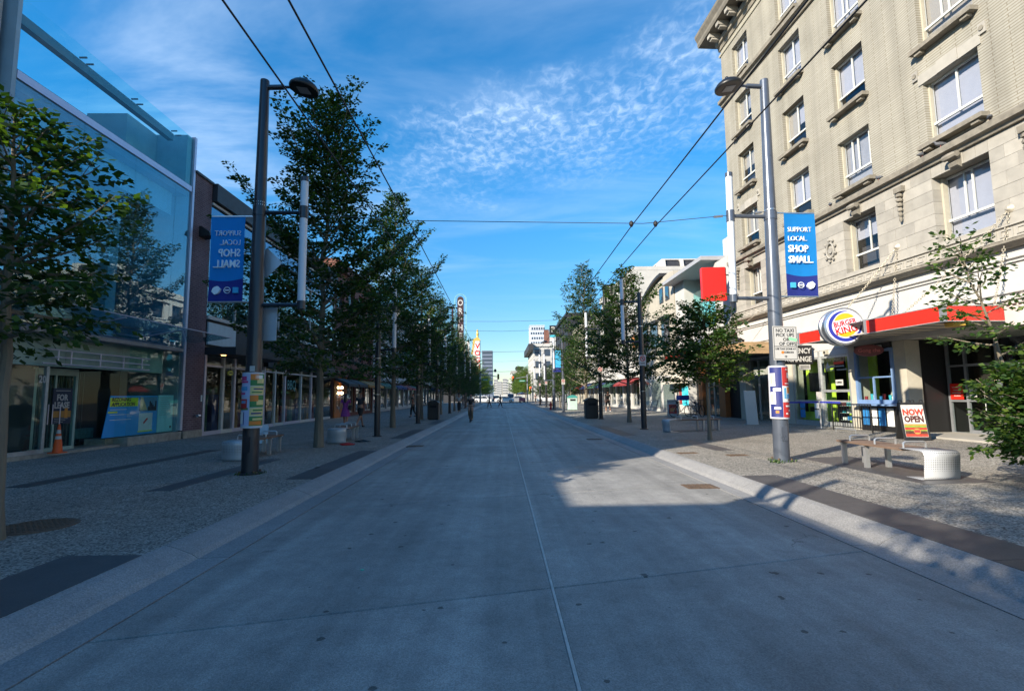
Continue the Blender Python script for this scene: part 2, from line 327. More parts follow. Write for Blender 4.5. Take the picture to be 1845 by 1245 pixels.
# gutters and kerb stones
for side, xi, xk, xt in ((-1, XL, -3.20, -3.56), (1, XR, 4.05, 4.38)):
    kerb = ST(link('kerb', None))
    for i in range(24):
        y0 = -10.5+i*3.2; y1 = y0+3.2; g = 0.005
        if i == 23: y1 = 104
        a, b2 = (xk-0.01*side, xt)
        prof = [(xi+side*0.008, -0.2), (xi+side*0.008, -0.002), (xk, -0.012), (xk+side*0.06, 0.03), (xt-side*0.10, 0.105), (xt-side*0.03, 0.122), (xt, 0.124), (xt, -0.2)]
        if side < 0: prof = prof[::-1]
        MB().prism(prof, y0+g, y1-g).build('kerb_stone', M_kerb, kerb, smooth=False)
    pv = ST(link('pavement', None))
    # paving in bays between saw cuts
    xe = -12.6 if side < 0 else 15.6
    ys = [-14, -2.0, 9.3, 20.6, 32, 43.5, 55, 104]
    zf = 0.2 if side < 0 else 0.25
    for ya, yb in zip(ys, ys[1:]):
        mb = MB(); g = 0.006
        x0, x1 = (xe, xt-0.006) if side < 0 else (xt+0.006, xe)
        def z(x): return 0.12+(zf-0.12)*abs(x-xt)/8.6
        mb.v = [(x0, ya+g, z(x0)), (x1, ya+g, z(x1)), (x1, yb-g, z(x1)), (x0, yb-g, z(x0)), (x0, ya+g, -.2), (x1, ya+g, -.2), (x1, yb-g, -.2), (x0, yb-g, -.2)]
        mb.f = [(0, 1, 2, 3), (4, 5, 1, 0), (5, 6, 2, 1), (6, 7, 3, 2), (7, 4, 0, 3)]
        mb.build('paving_bay', M_agg, pv)
    box('paving_bed', M_base, pv, min(xe, xt)+0.03, max(xe, xt)-0.03, -13.9, 103.9, -0.3, 0.06)
    def zs(x): return 0.12+(zf-0.12)*abs(x-xt)/8.6
    bands = ([(-4.32, -3.57, 2.4, 5.2), (-4.10, -3.57, 9.7, 14.6), (-5.9, -5.5, 8.6, 12.8), (-4.1, -3.57, 18.6, 23.6), (-4.1, -3.57, 27.6, 32.6), (-8.6, -8.2, 9, 15)] if side < 0 else
             [(4.39, 5.05, 2.2, 9.3), (6.75, 7.9, 8.0, 11.4), (4.39, 4.95, 18.5, 24), (5.6, 6.1, 13.2, 16.4)])
    for (x0, x1, y0, y1) in bands:
        n = max(1, round((y1-y0)/1.2))
        for i in range(n):
            a, b2 = y0+(y1-y0)*i/n, y0+(y1-y0)*(i+1)/n; g = 0.004; h = 0.004
            mb = MB(); mb.v = [(x0+g, a+g, zs(x0)+h), (x1-g, a+g, zs(x1)+h), (x1-g, b2-g, zs(x1)+h), (x0+g, b2-g, zs(x0)+h), (x0+g, a+g, 0), (x1-g, a+g, 0), (x1-g, b2-g, 0), (x0+g, b2-g, 0)]
            mb.f = [(0, 1, 2, 3), (4, 5, 1, 0), (5, 6, 2, 1), (6, 7, 3, 2), (7, 4, 0, 3)]
            mb.build('basalt_paver', M_gran, pv)
def zL(x): return 0.12+0.08*(abs(x+3.56))/8.6
def zR(x): return 0.12+0.13*(abs(x-4.38))/8.6
# cross street and the street beyond it
ST(box('cross_street', M_asph, None, -160, 160, 104.01, 128, -0.3, 0.0))
ST(box('far_road', M_slab, None, -3.3, 4.3, 128.01, 900, -0.3, -0.004))
for x0, x1 in ((-13, -3.31), (4.31, 15)): ST(box('far_pavement', M_agg, None, x0, x1, 128.02, 900, -0.3, 0.12))
# zebra bars before the cross street
crossing = ST(link('crossing', None))
for i in range(9): box('paint_bar', M_paint, crossing, -2.6+i*0.72, -2.6+i*0.72+0.36, 98.5, 101.5, -0.01, 0.004)
# manhole and utility covers
def cover(name, label, x, y, r, z, n=28):
    t = thing(name, label, 'cover', (x, y, z))
    MB().lathe([(r, -0.04), (r, 0.004), (r-0.03, 0.009)], n).build('frame', M_iron, t)
    mb = MB()
    for i in range(-5, 6):
        for j in range(-5, 6):
            if math.hypot(i, j) < 5.2: mb.box(i*r/6.2-0.02, i*r/6.2+0.02, j*r/6.2-0.02, j*r/6.2+0.02, 0.006, 0.013)
    tag(mb.build('tread_pattern', M_iron, t), kind='stuff')
cover('manhole_cover', 'large round rusty iron cover in the paving by the left frame edge', -5.66, 6.35, 0.42, zL(-5.66))
cover('tree_pit_cover', 'round brown iron plate around the tree by the bench', 8.6, 6.9, 0.5, zR(8.6))
def grate(x, y, label, w=0.55, l=0.42, z=0.002):
    t = thing('drain_grate', label, 'grate', (x, y, z), group='iron plates let into the street')
    MB().box(-w/2, w/2, -l/2, l/2, -0.05, 0.004).build('frame', M_iron, t)
    for i in range(6): box('bar', M_iron, t, -w/2+0.03+i*(w-0.06)/6, -w/2+0.03+(i+0.55)*(w-0.06)/6, -l/2+0.03, l/2-0.03, 0.003, 0.012)
grate(3.5, 9.0, 'rusty drain grate in the sunlit right gutter')
grate(-2.9, 17.0, 'drain grate in the shaded left gutter')
grate(3.4, 18.6, 'drain grate in the shaded right gutter')
grate(4.75, 12.9, 'small brown plate in the right paving nearest the kerb', 0.5, 0.3, zR(4.75))
grate(5.7, 12.2, 'small brown plate in the right paving near the lamp post', 0.5, 0.3, zR(5.7))
# ---------------------------------------------------------------- wall helper
def wall(mb, x, sg, y0, y1, z0, z1, holes, dep):
    """wall in the plane x facing sg*X with rectangular openings (y0,y1,z0,z1) and reveals of depth dep"""
    ys = sorted({y0, y1, *[h[0] for h in holes], *[h[1] for h in holes]}); zs = sorted({z0, z1, *[h[2] for h in holes], *[h[3] for h in holes]})
    ys = [v for v in ys if y0 <= v <= y1]; zs = [v for v in zs if z0 <= v <= z1]
    for a, b in zip(ys, ys[1:]):
        run = None
        for c, d in list(zip(zs, zs[1:]))+[(None, None)]:
            inside = c is None or any(h[0] <= (a+b)/2 <= h[1] and h[2] <= (c+d)/2 <= h[3] for h in holes)
            if inside:
                if run: mb.quad((x, a, run[0]), (x, b, run[0]), (x, b, run[1]), (x, a, run[1])); run = None
            else: run = (run[0], d) if run else (c, d)
    xi = x-sg*dep
    for a, b, c, d in holes:
        mb.quad((x, a, c), (xi, a, c), (xi, a, d), (x, a, d)); mb.quad((x, b, c), (x, b, d), (xi, b, d), (xi, b, c))
        mb.quad((x, a, d), (xi, a, d), (xi, b, d), (x, b, d)); mb.quad((x, a, c), (x, b, c), (xi, b, c), (xi, a, c))
    return mb
def mat_brick(name, c1, c2, cm, row=0.085, wid=0.24, mortar=0.018, var=0.15, bump=0.6, plane='yz', rough=0.85):
    m = bpy.data.materials.new(name); m.use_nodes = True; nt = m.node_tree; N = nt.nodes.new; L = nt.links.new
    b = nt.nodes['Principled BSDF']; b.inputs['Roughness'].default_value = rough; b.inputs['Specular IOR Level'].default_value = 0.25
    tc = N('ShaderNodeTexCoord'); sp = N('ShaderNodeSeparateXYZ'); L(tc.outputs['Object'], sp.inputs[0]); cb = N('ShaderNodeCombineXYZ')
    if plane == 'yz':
        ad = N('ShaderNodeMath'); ad.operation = 'ADD'; L(sp.outputs[0], ad.inputs[0]); L(sp.outputs[1], ad.inputs[1]); L(ad.outputs[0], cb.inputs[0])
    L(sp.outputs[2], cb.inputs[1])
    br = N('ShaderNodeTexBrick'); L(cb.outputs[0], br.inputs['Vector']); br.inputs['Scale'].default_value = 1.0
    br.inputs['Brick Width'].default_value = wid; br.inputs['Row Height'].default_value = row; br.inputs['Mortar Size'].default_value = mortar; br.inputs['Mortar Smooth'].default_value = 0.15
    br.inputs['Color1'].default_value = (*c1, 1); br.inputs['Color2'].default_value = (*c2, 1); br.inputs['Mortar'].default_value = (*cm, 1); br.inputs['Bias'].default_value = 0.0
    n = N('ShaderNodeTexNoise'); n.inputs['Scale'].default_value = 0.6; n.inputs['Detail'].default_value = 7; L(tc.outputs['Object'], n.inputs['Vector'])
    mr = N('ShaderNodeMapRange'); mr.inputs['From Min'].default_value = 0.3; mr.inputs['From Max'].default_value = 0.7; mr.inputs['To Min'].default_value = 1-var; mr.inputs['To Max'].default_value = 1+var; L(n.outputs['Fac'], mr.inputs['Value'])
    mp = N('ShaderNodeMapping'); mp.inputs['Scale'].default_value = (2.2, 2.2, 0.16); L(tc.outputs['Object'], mp.inputs[0]); n3 = N('ShaderNodeTexNoise'); n3.inputs['Scale'].default_value = 1.0; n3.inputs['Detail'].default_value = 6; L(mp.outputs[0], n3.inputs['Vector'])
    m3 = N('ShaderNodeMapRange'); m3.inputs['From Min'].default_value = 0.32; m3.inputs['From Max'].default_value = 0.62; m3.inputs['To Min'].default_value = 0.84; m3.inputs['To Max'].default_value = 1.05; L(n3.outputs['Fac'], m3.inputs['Value'])
    mm = N('ShaderNodeMath'); mm.operation = 'MULTIPLY'; L(mr.outputs[0], mm.inputs[0]); L(m3.outputs[0], mm.inputs[1])
    vm = N('ShaderNodeVectorMath'); vm.operation = 'SCALE'; L(br.outputs['Color'], vm.inputs[0]); L(mm.outputs[0], vm.inputs['Scale']); L(vm.outputs[0], b.inputs['Base Color'])
    bp = N('ShaderNodeBump'); bp.invert = True; bp.inputs['Strength'].default_value = bump; bp.inputs['Distance'].default_value = 0.02; L(br.outputs['Fac'], bp.inputs['Height']); L(bp.outputs[0], b.inputs['Normal'])
    return m
M_brick = mat_brick('cream roman brick', (0.345, 0.332, 0.29), (0.315, 0.302, 0.26), (0.225, 0.20, 0.155), 0.082, 0.95, 0.013, 0.10)
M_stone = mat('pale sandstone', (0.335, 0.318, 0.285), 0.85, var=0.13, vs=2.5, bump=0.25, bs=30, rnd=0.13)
M_stone2 = mat('weathered shaded stone trim', (0.225, 0.205, 0.17), 0.9, var=0.32, vs=3.5, bump=0.4, bs=25)  # tone darkened for weathering and for the shadows under belts and sills
M_trim = mat('cream window trim', (0.42, 0.395, 0.32), 0.7, var=0.08)
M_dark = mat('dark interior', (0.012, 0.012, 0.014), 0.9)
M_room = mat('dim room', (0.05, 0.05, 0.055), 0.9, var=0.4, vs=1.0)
M_blind = mat('white roller blind', (0.38, 0.39, 0.44), 0.85, var=0.05)
M_blind2 = mat('grey blind', (.30, .31, .34), .85, var=.12); M_blind3 = mat('beige curtain', (.36, .33, .28), .9, var=.15, vs=9, stretch=(1, 6, 1))
M_alu = mat('weathered aluminium', (0.50, 0.52, 0.52), 0.45, 0.6, var=0.15, vs=12)
M_winfr = mat('pale window frame', (0.58, 0.60, 0.58), 0.5, var=0.08)
M_white = mat('white painted fascia', (0.50, 0.49, 0.47), 0.7, var=0.06, vs=2.0)
M_pane = glass('window glass', (0.95, 0.96, 0.98), 1.5)
M_shopglass = glass('shop glass', (0.93, 0.97, 0.96), 1.45)
M_red = mat('glossy red panel', (0.72, 0.026, 0.015), 0.35, var=0.05)
M_grey = mat('grey steel', (0.24, 0.255, 0.28), 0.45, 0.3, var=0.1)
M_black = mat('black paint', (0.012, 0.012, 0.013), 0.5)
M_chain = mat('pale galvanised chain', (0.52, 0.47, 0.38), 0.55, 0.5, var=0.2, vs=20)

hotel = thing('hotel_building', 'seven storey cream brick building with stone belt courses, right of the street', 'building', (13.8, 0, 0), math.atan(0.04))
H0, H1 = 3.0, 26.6
COLS = [(23.88, 25.42), (19.93, 21.45), (16.65, 18.22), (12.72, 14.45), (8.9, 10.6), (5.2, 6.9)]
ROWS = [(9.15, 11.12), (12.25, 14.27), (15.33, 17.35), (18.36, 20.36)]
holes = [(a, b, c, d) for a, b in COLS for c, d in ROWS]
MB_ = MB(); wall(MB_, 0, -1, H0, H1, 8.6, 21.2, holes, 0.30)
MB_.quad((0, H1, 8.6), (14, H1, 8.6), (14, H1, 21.2), (0, H1, 21.2)); MB_.quad((0, H0, 8.6), (0, H0, 21.2), (14, H0, 21.2), (14, H0, 8.6))
MB_.build('brick_wall', M_brick, hotel)
sh = [(a, b, 6.06, 8.06) for a, b in COLS]
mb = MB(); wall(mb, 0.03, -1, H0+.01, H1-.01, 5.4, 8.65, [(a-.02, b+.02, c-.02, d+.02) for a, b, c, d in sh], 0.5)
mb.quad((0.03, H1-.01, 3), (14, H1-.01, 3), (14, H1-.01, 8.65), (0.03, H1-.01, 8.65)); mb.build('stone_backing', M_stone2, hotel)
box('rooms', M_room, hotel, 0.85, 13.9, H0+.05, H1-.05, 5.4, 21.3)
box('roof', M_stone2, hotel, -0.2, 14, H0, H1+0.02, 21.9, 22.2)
# stone blocks, each its own piece
zrow = [5.86, 6.22, 6.60, 6.98, 7.36, 7.72, 8.08, 8.44]
jr = random.Random(3)
for i in range(7):
    z0, z1 = zrow[i], zrow[i+1]
    edges = [H0]+[e for a, b in sorted(COLS) for e in (a, b)]+[H1]
    for s in range(0, len(edges), 2):
        a, b = edges[s], edges[s+1]
        n = max(1, round((b-a)/0.82)); off = 0.5 if i % 2 else 0.0
        cuts = [a]+[a+(b-a)*(k+off*0.9)/n for k in range(1, n) if a+0.2 < a+(b-a)*(k+off*0.9)/n < b-0.2]+[b]
        for c, d in zip(cuts, cuts[1:]):
            MB().box(-0.012-jr.random()*0.008, 0.5 if c == a or d == b else 0.1, c+0.004, d-0.004, z0+0.004, z1-0.004).build('stone_block', M_stone, hotel)
    if i == 6:
        for a, b in COLS:
            n = 5
            for k in range(n):
                c, d = a+(b-a)*k/n, a+(b-a)*(k+1)/n; MB().box(-0.03 if k == 2 else -0.014, 0.45, c+0.004, d-0.004, z0+0.003, z1-0.004).build('stone_block', M_stone, hotel)
    if i == 0:
        for a, b in COLS: MB().box(-0.05, 0.4, a, b, z0+0.02, 6.04).build('window_ledge', M_stone, hotel)
# windows
_wf = {}
def hotel_window(a, b, z0, z1, kind, dep=0.26, par=hotel, sg=-1, x=0.0):
    w = b-a; h = z1-z0; xx = x-sg*dep; t = 0.05
    k = (round(w, 2), round(h, 2), kind)
    if k not in _wf:
        f = MB(); f.box(-.04, .05, 0, w, 0, t); f.box(-.04, .05, 0, w, h-t, h); f.box(-.04, .05, 0, t, t, h-t); f.box(-.04, .05, w-t, w, t, h-t)
        f.box(-.06, .0, t, w-t, h*0.33-.035, h*0.33+.035)
        for q in ((0.5,) if kind == 0 else ((0.5, 0.64) if kind == 1 else (0.18, 0.52, 0.7))): f.box(-.045, .0, q*w-.02, q*w+.02, h*0.33+.03, h-t)
        me = f.mesh('window'); me.materials.append(M_winfr)
        p1 = MB().box(-.012, -.004, t, w-t, h*0.33+.03, h-t).mesh('pane'); p1.materials.append(M_pane)
        p2 = MB().box(-.012, -.004, t, w-t, t, h*0.33-.03).mesh('pane'); p2.materials.append(M_pane)
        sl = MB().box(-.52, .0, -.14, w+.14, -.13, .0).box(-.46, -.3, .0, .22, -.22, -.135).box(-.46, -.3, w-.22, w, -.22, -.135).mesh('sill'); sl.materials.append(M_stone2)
        _wf[k] = (me, p1, p2, sl)
    me, p1, p2, sl = _wf[k]
    o = link('window', me, par, (xx, a, z0), (0, 0, 0)); link('pane', p1, o); link('pane', p2, o)
    if sg > 0: o.scale = (-1, 1, 1)
    q = wr.random(); lo = h*(0.03 if q < 0.34 else 0.36 if q < 0.72 else 0.55+.2*wr.random())
    bl = MB().box(.10, .115, t*.5, w-t*.5, lo, h-t*.5).build('blind', wr.choice((M_blind, M_blind, M_blind2, M_blind3)), o)
    if wr.random() < .35: MB().box(.06, .075, w*.55, w-t, h*.34, h-t).build('curtain', M_blind3, o)
    return o, sl
wr = random.Random(11)
for ci, (a, b) in enumerate(COLS):
    for ri, (c, d) in enumerate(ROWS):
        o, sl = hotel_window(a, b, c, d, (0, 1, 2)[(ci+ri) % 3 if ci > 1 else 0]); link('sill', sl, o)
        # trim strips at the jambs
        for q in (0, b-a-.06): box('jamb_trim', M_trim, o, -.10, .0, q, q+.06, 0, d-c)
    o, sl = hotel_window(a, b, 6.06, 8.06, (1, 2, 0)[ci % 3], 0.42)
    for q in (0, b-a-.07): box('jamb_trim', M_trim, o, -.16, .0, q, q+.07, 0, 2)
# jack arches with carved corner blocks over the lowest brick row
for a, b in (COLS[0], COLS[3], COLS[4]):
    for k in range(3):
        c, d = a-.12+(b-a+.24)*k/3, a-.12+(b-a+.24)*(k+1)/3; MB().box(-.05 if k == 1 else -.035, .25, c+.004, d-.004, 11.13, 11.46+(0.06 if k == 1 else 0)).build('lintel_stone', M_stone, hotel)
    for y in (a-.3, b+.1):
        o = MB().box(-.05, .1, y, y+.2, 11.36, 11.68).build('corner_block', M_stone, hotel)
        MB().lathe([(.075, -.02), (.06, 0), (.02, .004)], 8, 'x', (-.055, y+.1, 11.52)).build('rosette', M_stone2, o)
# belt courses
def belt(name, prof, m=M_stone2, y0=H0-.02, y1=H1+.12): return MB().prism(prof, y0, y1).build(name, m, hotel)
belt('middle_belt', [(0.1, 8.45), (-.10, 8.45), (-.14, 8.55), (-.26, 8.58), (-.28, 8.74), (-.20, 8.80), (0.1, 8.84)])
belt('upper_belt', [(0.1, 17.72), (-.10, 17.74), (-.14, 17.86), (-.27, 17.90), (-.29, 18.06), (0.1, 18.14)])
belt('lower_belt', [(0.2, 5.50), (-.10, 5.50), (-.10, 5.84), (-.16, 5.86), (-.16, 5.89), (0.2, 5.93)], M_stone)
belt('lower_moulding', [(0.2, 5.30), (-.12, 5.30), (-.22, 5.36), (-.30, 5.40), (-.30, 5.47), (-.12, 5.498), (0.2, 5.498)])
mb = MB()
y = H0
while y < H1-.3:        # meander band: raised key, one hook every 0.42 m
    t = .045; x0, x1 = -.125, -.102
    mb.box(x0, x1, y, y+t, 5.54, 5.80); mb.box(x0, x1, y+t, y+.34, 5.76, 5.80); mb.box(x0, x1, y+.30, y+.34, 5.60, 5.757); mb.box(x0, x1, y+.13, y+.297, 5.60, 5.64); mb.box(x0, x1, y+.13, y+.17, 5.643, 5.71)
    mb.box(x0, x1, y+t, y+.42, 5.535, 5.565); y += 0.42
tag(mb.build('key_pattern', M_stone, hotel), kind='stuff')
# cornice
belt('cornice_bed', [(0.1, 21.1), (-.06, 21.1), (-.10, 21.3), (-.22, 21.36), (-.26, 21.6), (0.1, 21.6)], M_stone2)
belt('cornice', [(0.2, 21.86), (-.90, 21.86), (-.95, 22.0), (-.95, 22.16), (-1.08, 22.4), (-1.10, 22.55), (0.2, 22.75)], mat('weathered shaded cornice', (.17, .155, .13), .9, var=.25, vs=3), H0-.5, H1+.85)  # dark tone covers weathering and the shadow under the overhang
mod = MB().box(-.82, -.20, 0, .3, 21.62, 21.858).box(-.7, -.2, .03, .27, 21.5, 21.617).mesh('modillion'); mod.materials.append(M_stone)
for i in range(24): link('modillion', mod, hotel, (0, H1-.45-i*1.0, 0))
belt('frieze', [(0.05, 20.75), (-.05, 20.75), (-.08, 20.82), (-.05, 20.89), (0.05, 20.89)], M_trim)
# carved ornaments on the stone storey
fest = MB()
for k in range(6): fest.lathe([(.02, -.07), (.10-.011*k, -.03), (.115-.013*k, .03), (.05, .08)], 8, 'z', (-.09, 0, -.16*k))
fest.box(-.14, 0.0, -.16, .16, .12, .30); me = fest.mesh('festoon', True); me.materials.append(M_stone2)
for y in (11.7, 15.55, 22.75, 25.98, 7.9): link('festoon', me, hotel, (-.02, y, 7.98))
cons = MB().prism([(0, 0), (-.14, .06), (-.17, .16), (-.10, .22), (-.24, .34), (-.26, .44), (0, .46)], -.13, .13); cons.lathe([(.09, -.2), (.11, 0), (.09, .2)], 8, 'y', (-.2, 0, .36)); me = cons.mesh('console', True); me.materials.append(M_stone2)
for a, b in COLS: link('console', me, hotel, (-.03, (a+b)/2, 8.0))
cart = MB(); cart.tube([(-.05, .2*math.cos(t*.39), .3*math.sin(t*.39)) for t in range(16)], .045, 6, closed=True)
for k in range(9):
    t = k*.7; cart.lathe([(.03, -.05), (.06, 0), (.03, .05)], 6, 'z', (-.05, .3*math.cos(t), .42*math.sin(t)))
cart.lathe([(.12, -.06), (.10, .02)], 10, 'x', (-.0, 0, 0)); me = cart.mesh('cartouche', True); me.materials.append(M_stone)
for y in (18.95,): link('cartouche', me, hotel, (-.02, y, 7.15))
# white fascia of the ground floor
belt('fascia', [(0.3, 3.30), (0.02, 3.30), (0.02, 5.29), (0.3, 5.29)], M_white, 12.0, 26.55)
belt('fascia_near', [(0.3, 3.30), (0.02, 3.30), (0.02, 5.29), (0.3, 5.29)], M_white, H0, 11.99)
for z, d in ((5.02, .06), (4.92, .04), (4.14, .05), (3.95, .09)): belt('fascia_moulding', [(0.03, z), (-d, z+.01), (-d, z+.05), (0.03, z+.07)], M_white, H0, 26.5)
mb = MB(); y = 12.0
while y < 18.5: mb.box(-.07, .021, y, y+.07, 3.86, 3.92); y += .15
tag(mb.build('dentils', M_white, hotel), kind='stuff')
# pillars and ground floor walls
M_pil = mat('cream pillar', (0.46, 0.43, 0.36), 0.7, var=0.12, vs=2)
for a, b in ((21.98, 22.55), (18.2, 18.5), (15.98, 16.46), (11.2, 12.0), (26.0, 26.58), (7, 8.2), (3.02, 4.0)): box('pillar', M_pil, hotel, 0.0, .5, a, b, .1, 3.29)
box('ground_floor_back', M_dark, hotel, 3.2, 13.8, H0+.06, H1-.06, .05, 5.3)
box('plinth', M_stone, hotel, 0.06, 3.19, 3.5, 26.5, 0.0, .24)
box('shop_ceiling', M_white, hotel, 0.32, 3.18, H0+.06, H1-.06, 3.32, 3.4)
for y in (16.2, 22.3, 11.6): box('party_wall', M_black, hotel, .52, 3.19, y-.06, y+.06, .24, 3.31)
# near shop, out of frame: plain display window
for a, b in ((4.0, 7.0), (8.2, 11.2)):
    f = box('shop_frame', M_alu, hotel, .10, .16, a, b, .25, .6); box('pane', M_shopglass, f, .12, .13, a, b, .6, 3.28)
# recessed restaurant entrance
f = MB(); fx = 1.5
for y in (12.05, 13.35, 14.45, 15.45, 16.05): f.box(fx-.04, fx+.04, y-.035, y+.035, .26, 3.3)
for z in (.28, 1.3, 2.42): f.box(fx-.04, fx+.04, 15.49, 16.01, z-.03, z+.03)
f.box(fx-.04, fx+.04, 12.09, 15.41, 2.38, 2.46)
f.box(fx-.04, fx+.04, 14.49, 15.41, .26, .4); f.box(fx-.04, fx+.04, 14.49, 15.41, 1.28, 1.34); f.box(fx-.04, fx+.04, 13.39, 14.41, .26, .4); f.box(fx-.04, fx+.04, 13.39, 14.41, 1.28, 1.34)
ent = f.build('entrance_frame', M_grey, hotel)
box('pane', M_shopglass, ent, fx-.005, fx+.005, 12.05, 16.05, .3, 3.3)
for y in (14.05, 14.85): MB().tube([(fx-.09, y, 1.0), (fx-.09, y, 1.6)], .015, 6).build('door_handle', M_alu, ent)
po = box('poster', M_red, ent, fx-.07, fx-.055, 15.55, 15.98, 1.35, 1.85)
for k in range(4): box('print_line', M_white, po, fx-.074, fx-.071, 15.62, 15.91-.05*(k % 2), 1.72-.09*k, 1.74-.09*k)
box('notice', M_white, ent, fx-.07, fx-.055, 15.12, 15.34, 1.42, 1.75)
box('landing', M_stone, hotel, -.55, 1.45, 12.0, 16.0, .1, .30)
# tea shop window with blue frame
M_blue = mat('blue painted frame', (0.16, 0.26, 0.46), 0.5, var=0.1)
f = MB()
for y in (16.5, 18.12): f.box(-.06, .06, y-.05, y+.05, 1.2, 3.1)
f.box(-.06, .06, 16.55, 18.07, 3.0, 3.1); f.box(-.06, .06, 16.55, 18.07, 1.2, 1.34); f.box(-.03, .03, 16.55, 18.07, 2.1, 2.15); f.box(-.03, .03, 17.35, 17.4, 1.34, 2.1)
tw = f.build('tea_window', M_blue, hotel); box('pane', M_shopglass, tw, -.005, .005, 16.5, 18.1, 1.3, 3.0)
box('ledge', M_blue, tw, -.3, .05, 16.4, 18.2, 1.14, 1.195)
box('panel', M_black, tw, .0, .06, 16.5, 18.1, .25, 1.13)
M_cup = [mat('cup white', (0.8, 0.8, 0.78), .5), mat('cup teal', (0.05, 0.4, 0.5), .5), mat('cup dark red', (0.25, 0.02, 0.03), .5), mat('packet blue', (0.03, 0.2, 0.5), .5)]
for k in range(7): MB().lathe([(.045, 0), (.055, .16+.04*(k % 3))], 10, 'z').build('cup', M_cup[k % 4], tw, loc=(.1+.06*(k % 2), 16.7+k*.2, 1.3), smooth=True)
for k in range(4): box('menu_panel', M_cup[k % 2*3], tw, -.02, -.008, 16.62+k*.36, 16.9+k*.36, .45, 1.05)
box('shop_back_shelf', M_white, tw, 1.2, 1.6, 16.4, 18.1, .3, 2.3)
b_ = box('top_sign', M_black, tw, -.04, .015, 16.5, 18.15, 3.12, 3.29); text('Convenience', .17, M_white, b_, (-.05, 17.3, 3.2), FACE_NX, .006, .006)
# currency exchange
M_lime = mat('lime green wall', (0.52, 0.70, 0.06), 0.6, var=0.1)
for a, b, nm in ((20.2, 21.95, 'exchange_window'), (18.52, 20.12, 'exchange_door')):
    f = MB()
    for y in (a+.04, b-.04): f.box(.02, .12, y-.04, y+.04, .25, 3.05)
    f.box(.02, .12, a+.08, b-.08, 2.97, 3.05); f.box(.02, .12, a+.08, b-.08, .25, .45); f.box(.02, .12, a+.08, b-.08, 1.22, 1.3)
    if nm == 'exchange_door': f.box(.02, .12, a+.08, b-.08, 1.62, 1.72)
    w_ = f.build(nm, M_alu, hotel); box('pane', M_shopglass, w_, .065, .075, a+.04, b-.04, .4, 3.0)
    box('green_panel', M_lime, w_, .62 if nm == 'exchange_window' else 1.1, .66 if nm == 'exchange_window' else 1.14, a, b, .3, 3.2)
    if nm == 'exchange_window':
        box('screen', M_black, w_, .5, .56, a+.25, b-.35, 1.65, 2.45); box('green_panel', M_lime, w_, .3, .33, a+.1, b-.1, .45, .8)
        for k in range(4): box('flyer', M_cup[(k*2+1) % 4 if k % 2 else 0], w_, .045, .055, a+.18+(k % 2)*.95, a+.5+(k % 2)*.95, .55+(k//2)*.4, .9+(k//2)*.3)
        box('counter', M_black, w_, .35, .6, a+.5, b-.5, .3, 1.0)
    else:
        for k in range(3):
            s_ = box('shelf', M_alu, w_, .6, .9, a+.15, b-.15, .5+k*.28, .52+k*.28)
            for j in range(5): box('souvenir', M_cup[(j+k) % 4], s_, .65, .78, a+.25+j*.25, a+.38+j*.25, .523+k*.28, .62+k*.28+.04*(j % 2))
        text('CURRENCY EXCHANGE', .085, M_white, w_, (.055, 19.3, 2.62), FACE_NX, .003, .003)
        text('BEST PRICES FOR', .06, M_white, w_, (.055, 19.62, 2.48), FACE_NX, .003, .002); text('GOLD & SILVER', .08, M_white, w_, (.055, 18.98, 2.48), FACE_NX, .003, .003)
        box('logo_bar', M_red, w_, .045, .055, 18.85, 19.4, 2.70, 2.80)
        MB().poly([(.05, 19.85, 2.56), (.05, 19.62, 2.56), (.05, 19.735, 2.84)]).build('logo_triangle', M_white, w_)
        op = box('open_sign', M_white, w_, .045, .055, 18.95, 19.35, 1.88, 2.1); text('OPEN', .11, M_black, op, (.04, 19.15, 1.99), FACE_NX, .003, .004)
box('shop_head', M_white, hotel, .03, .10, 18.5, 21.97, 3.06, 3.29)
st = MB().box(-.02, .06, 20.12, 20.2, .25, 3.29).build('corner_post', M_alu, hotel)
text('821', .13, M_black, st, (-.025, 20.16, 1.7), (0, math.pi/2*0, 0), .002).rotation_euler = (math.pi/2, math.pi/2, -math.pi/2)
sp_ = MB().box(-.08, .02, 19.6, 19.8, 3.12, 3.28).build('loudspeaker', M_trim, hotel); MB().lathe([(.06, 0), (.05, -.01)], 12, 'x', (-.081, 19.7, 3.2)).build('speaker_cone', M_black, sp_)

# ---- red canopy with chains
can = thing('red_canopy', 'red panelled canopy with grey corner posts hung on chains over restaurant entrance', 'canopy', (13.8, 0, 0), math.atan(0.04))
cx0 = -1.75; cy0, cy1 = 12.75, 18.75; cz0, cz1 = 3.43, 3.86
box('roof', M_grey, can, cx0+.06, -.02, cy0+.06, cy1, cz1-.06, cz1-.02)
MB().box(cx0+.08, -.02, cy0+.08, cy1-.02, cz0+.03, cz0+.06).build('soffit', mat('cream soffit', (0.5, 0.44, 0.34), .7, var=.15), can)
for k in range(9): box('soffit_batten', M_grey, can, cx0+.1, -.05, cy0+.4+k*.62, cy0+.46+k*.62, cz0+.012, cz0+.028)
for a, b in ((cy0+.1, cy0+2.6), (17.6, cy1)): box('red_panel', M_red, can, cx0, cx0+.05, a, b, cz0+.02, cz1-.02)
box('red_panel', M_red, can, cx0+.1, -.05, cy0, cy0+.05, cz0+.02, cz1-.02)
for z in (cz0, cz1-.02): box('edge_trim', M_alu, can, cx0-.012, cx0+.06, cy0+.1, cy1, z, z+.02); box('edge_trim', M_alu, can, cx0+.1, -.05, cy0-.012, cy0+.06, z, z+.02)
for y in (cy0-.015, cy0+2.6, cy1-.08): box('corner_post', M_grey, can, cx0-.015, cx0+.1, y, y+.11, cz0-.01, cz1+.02)
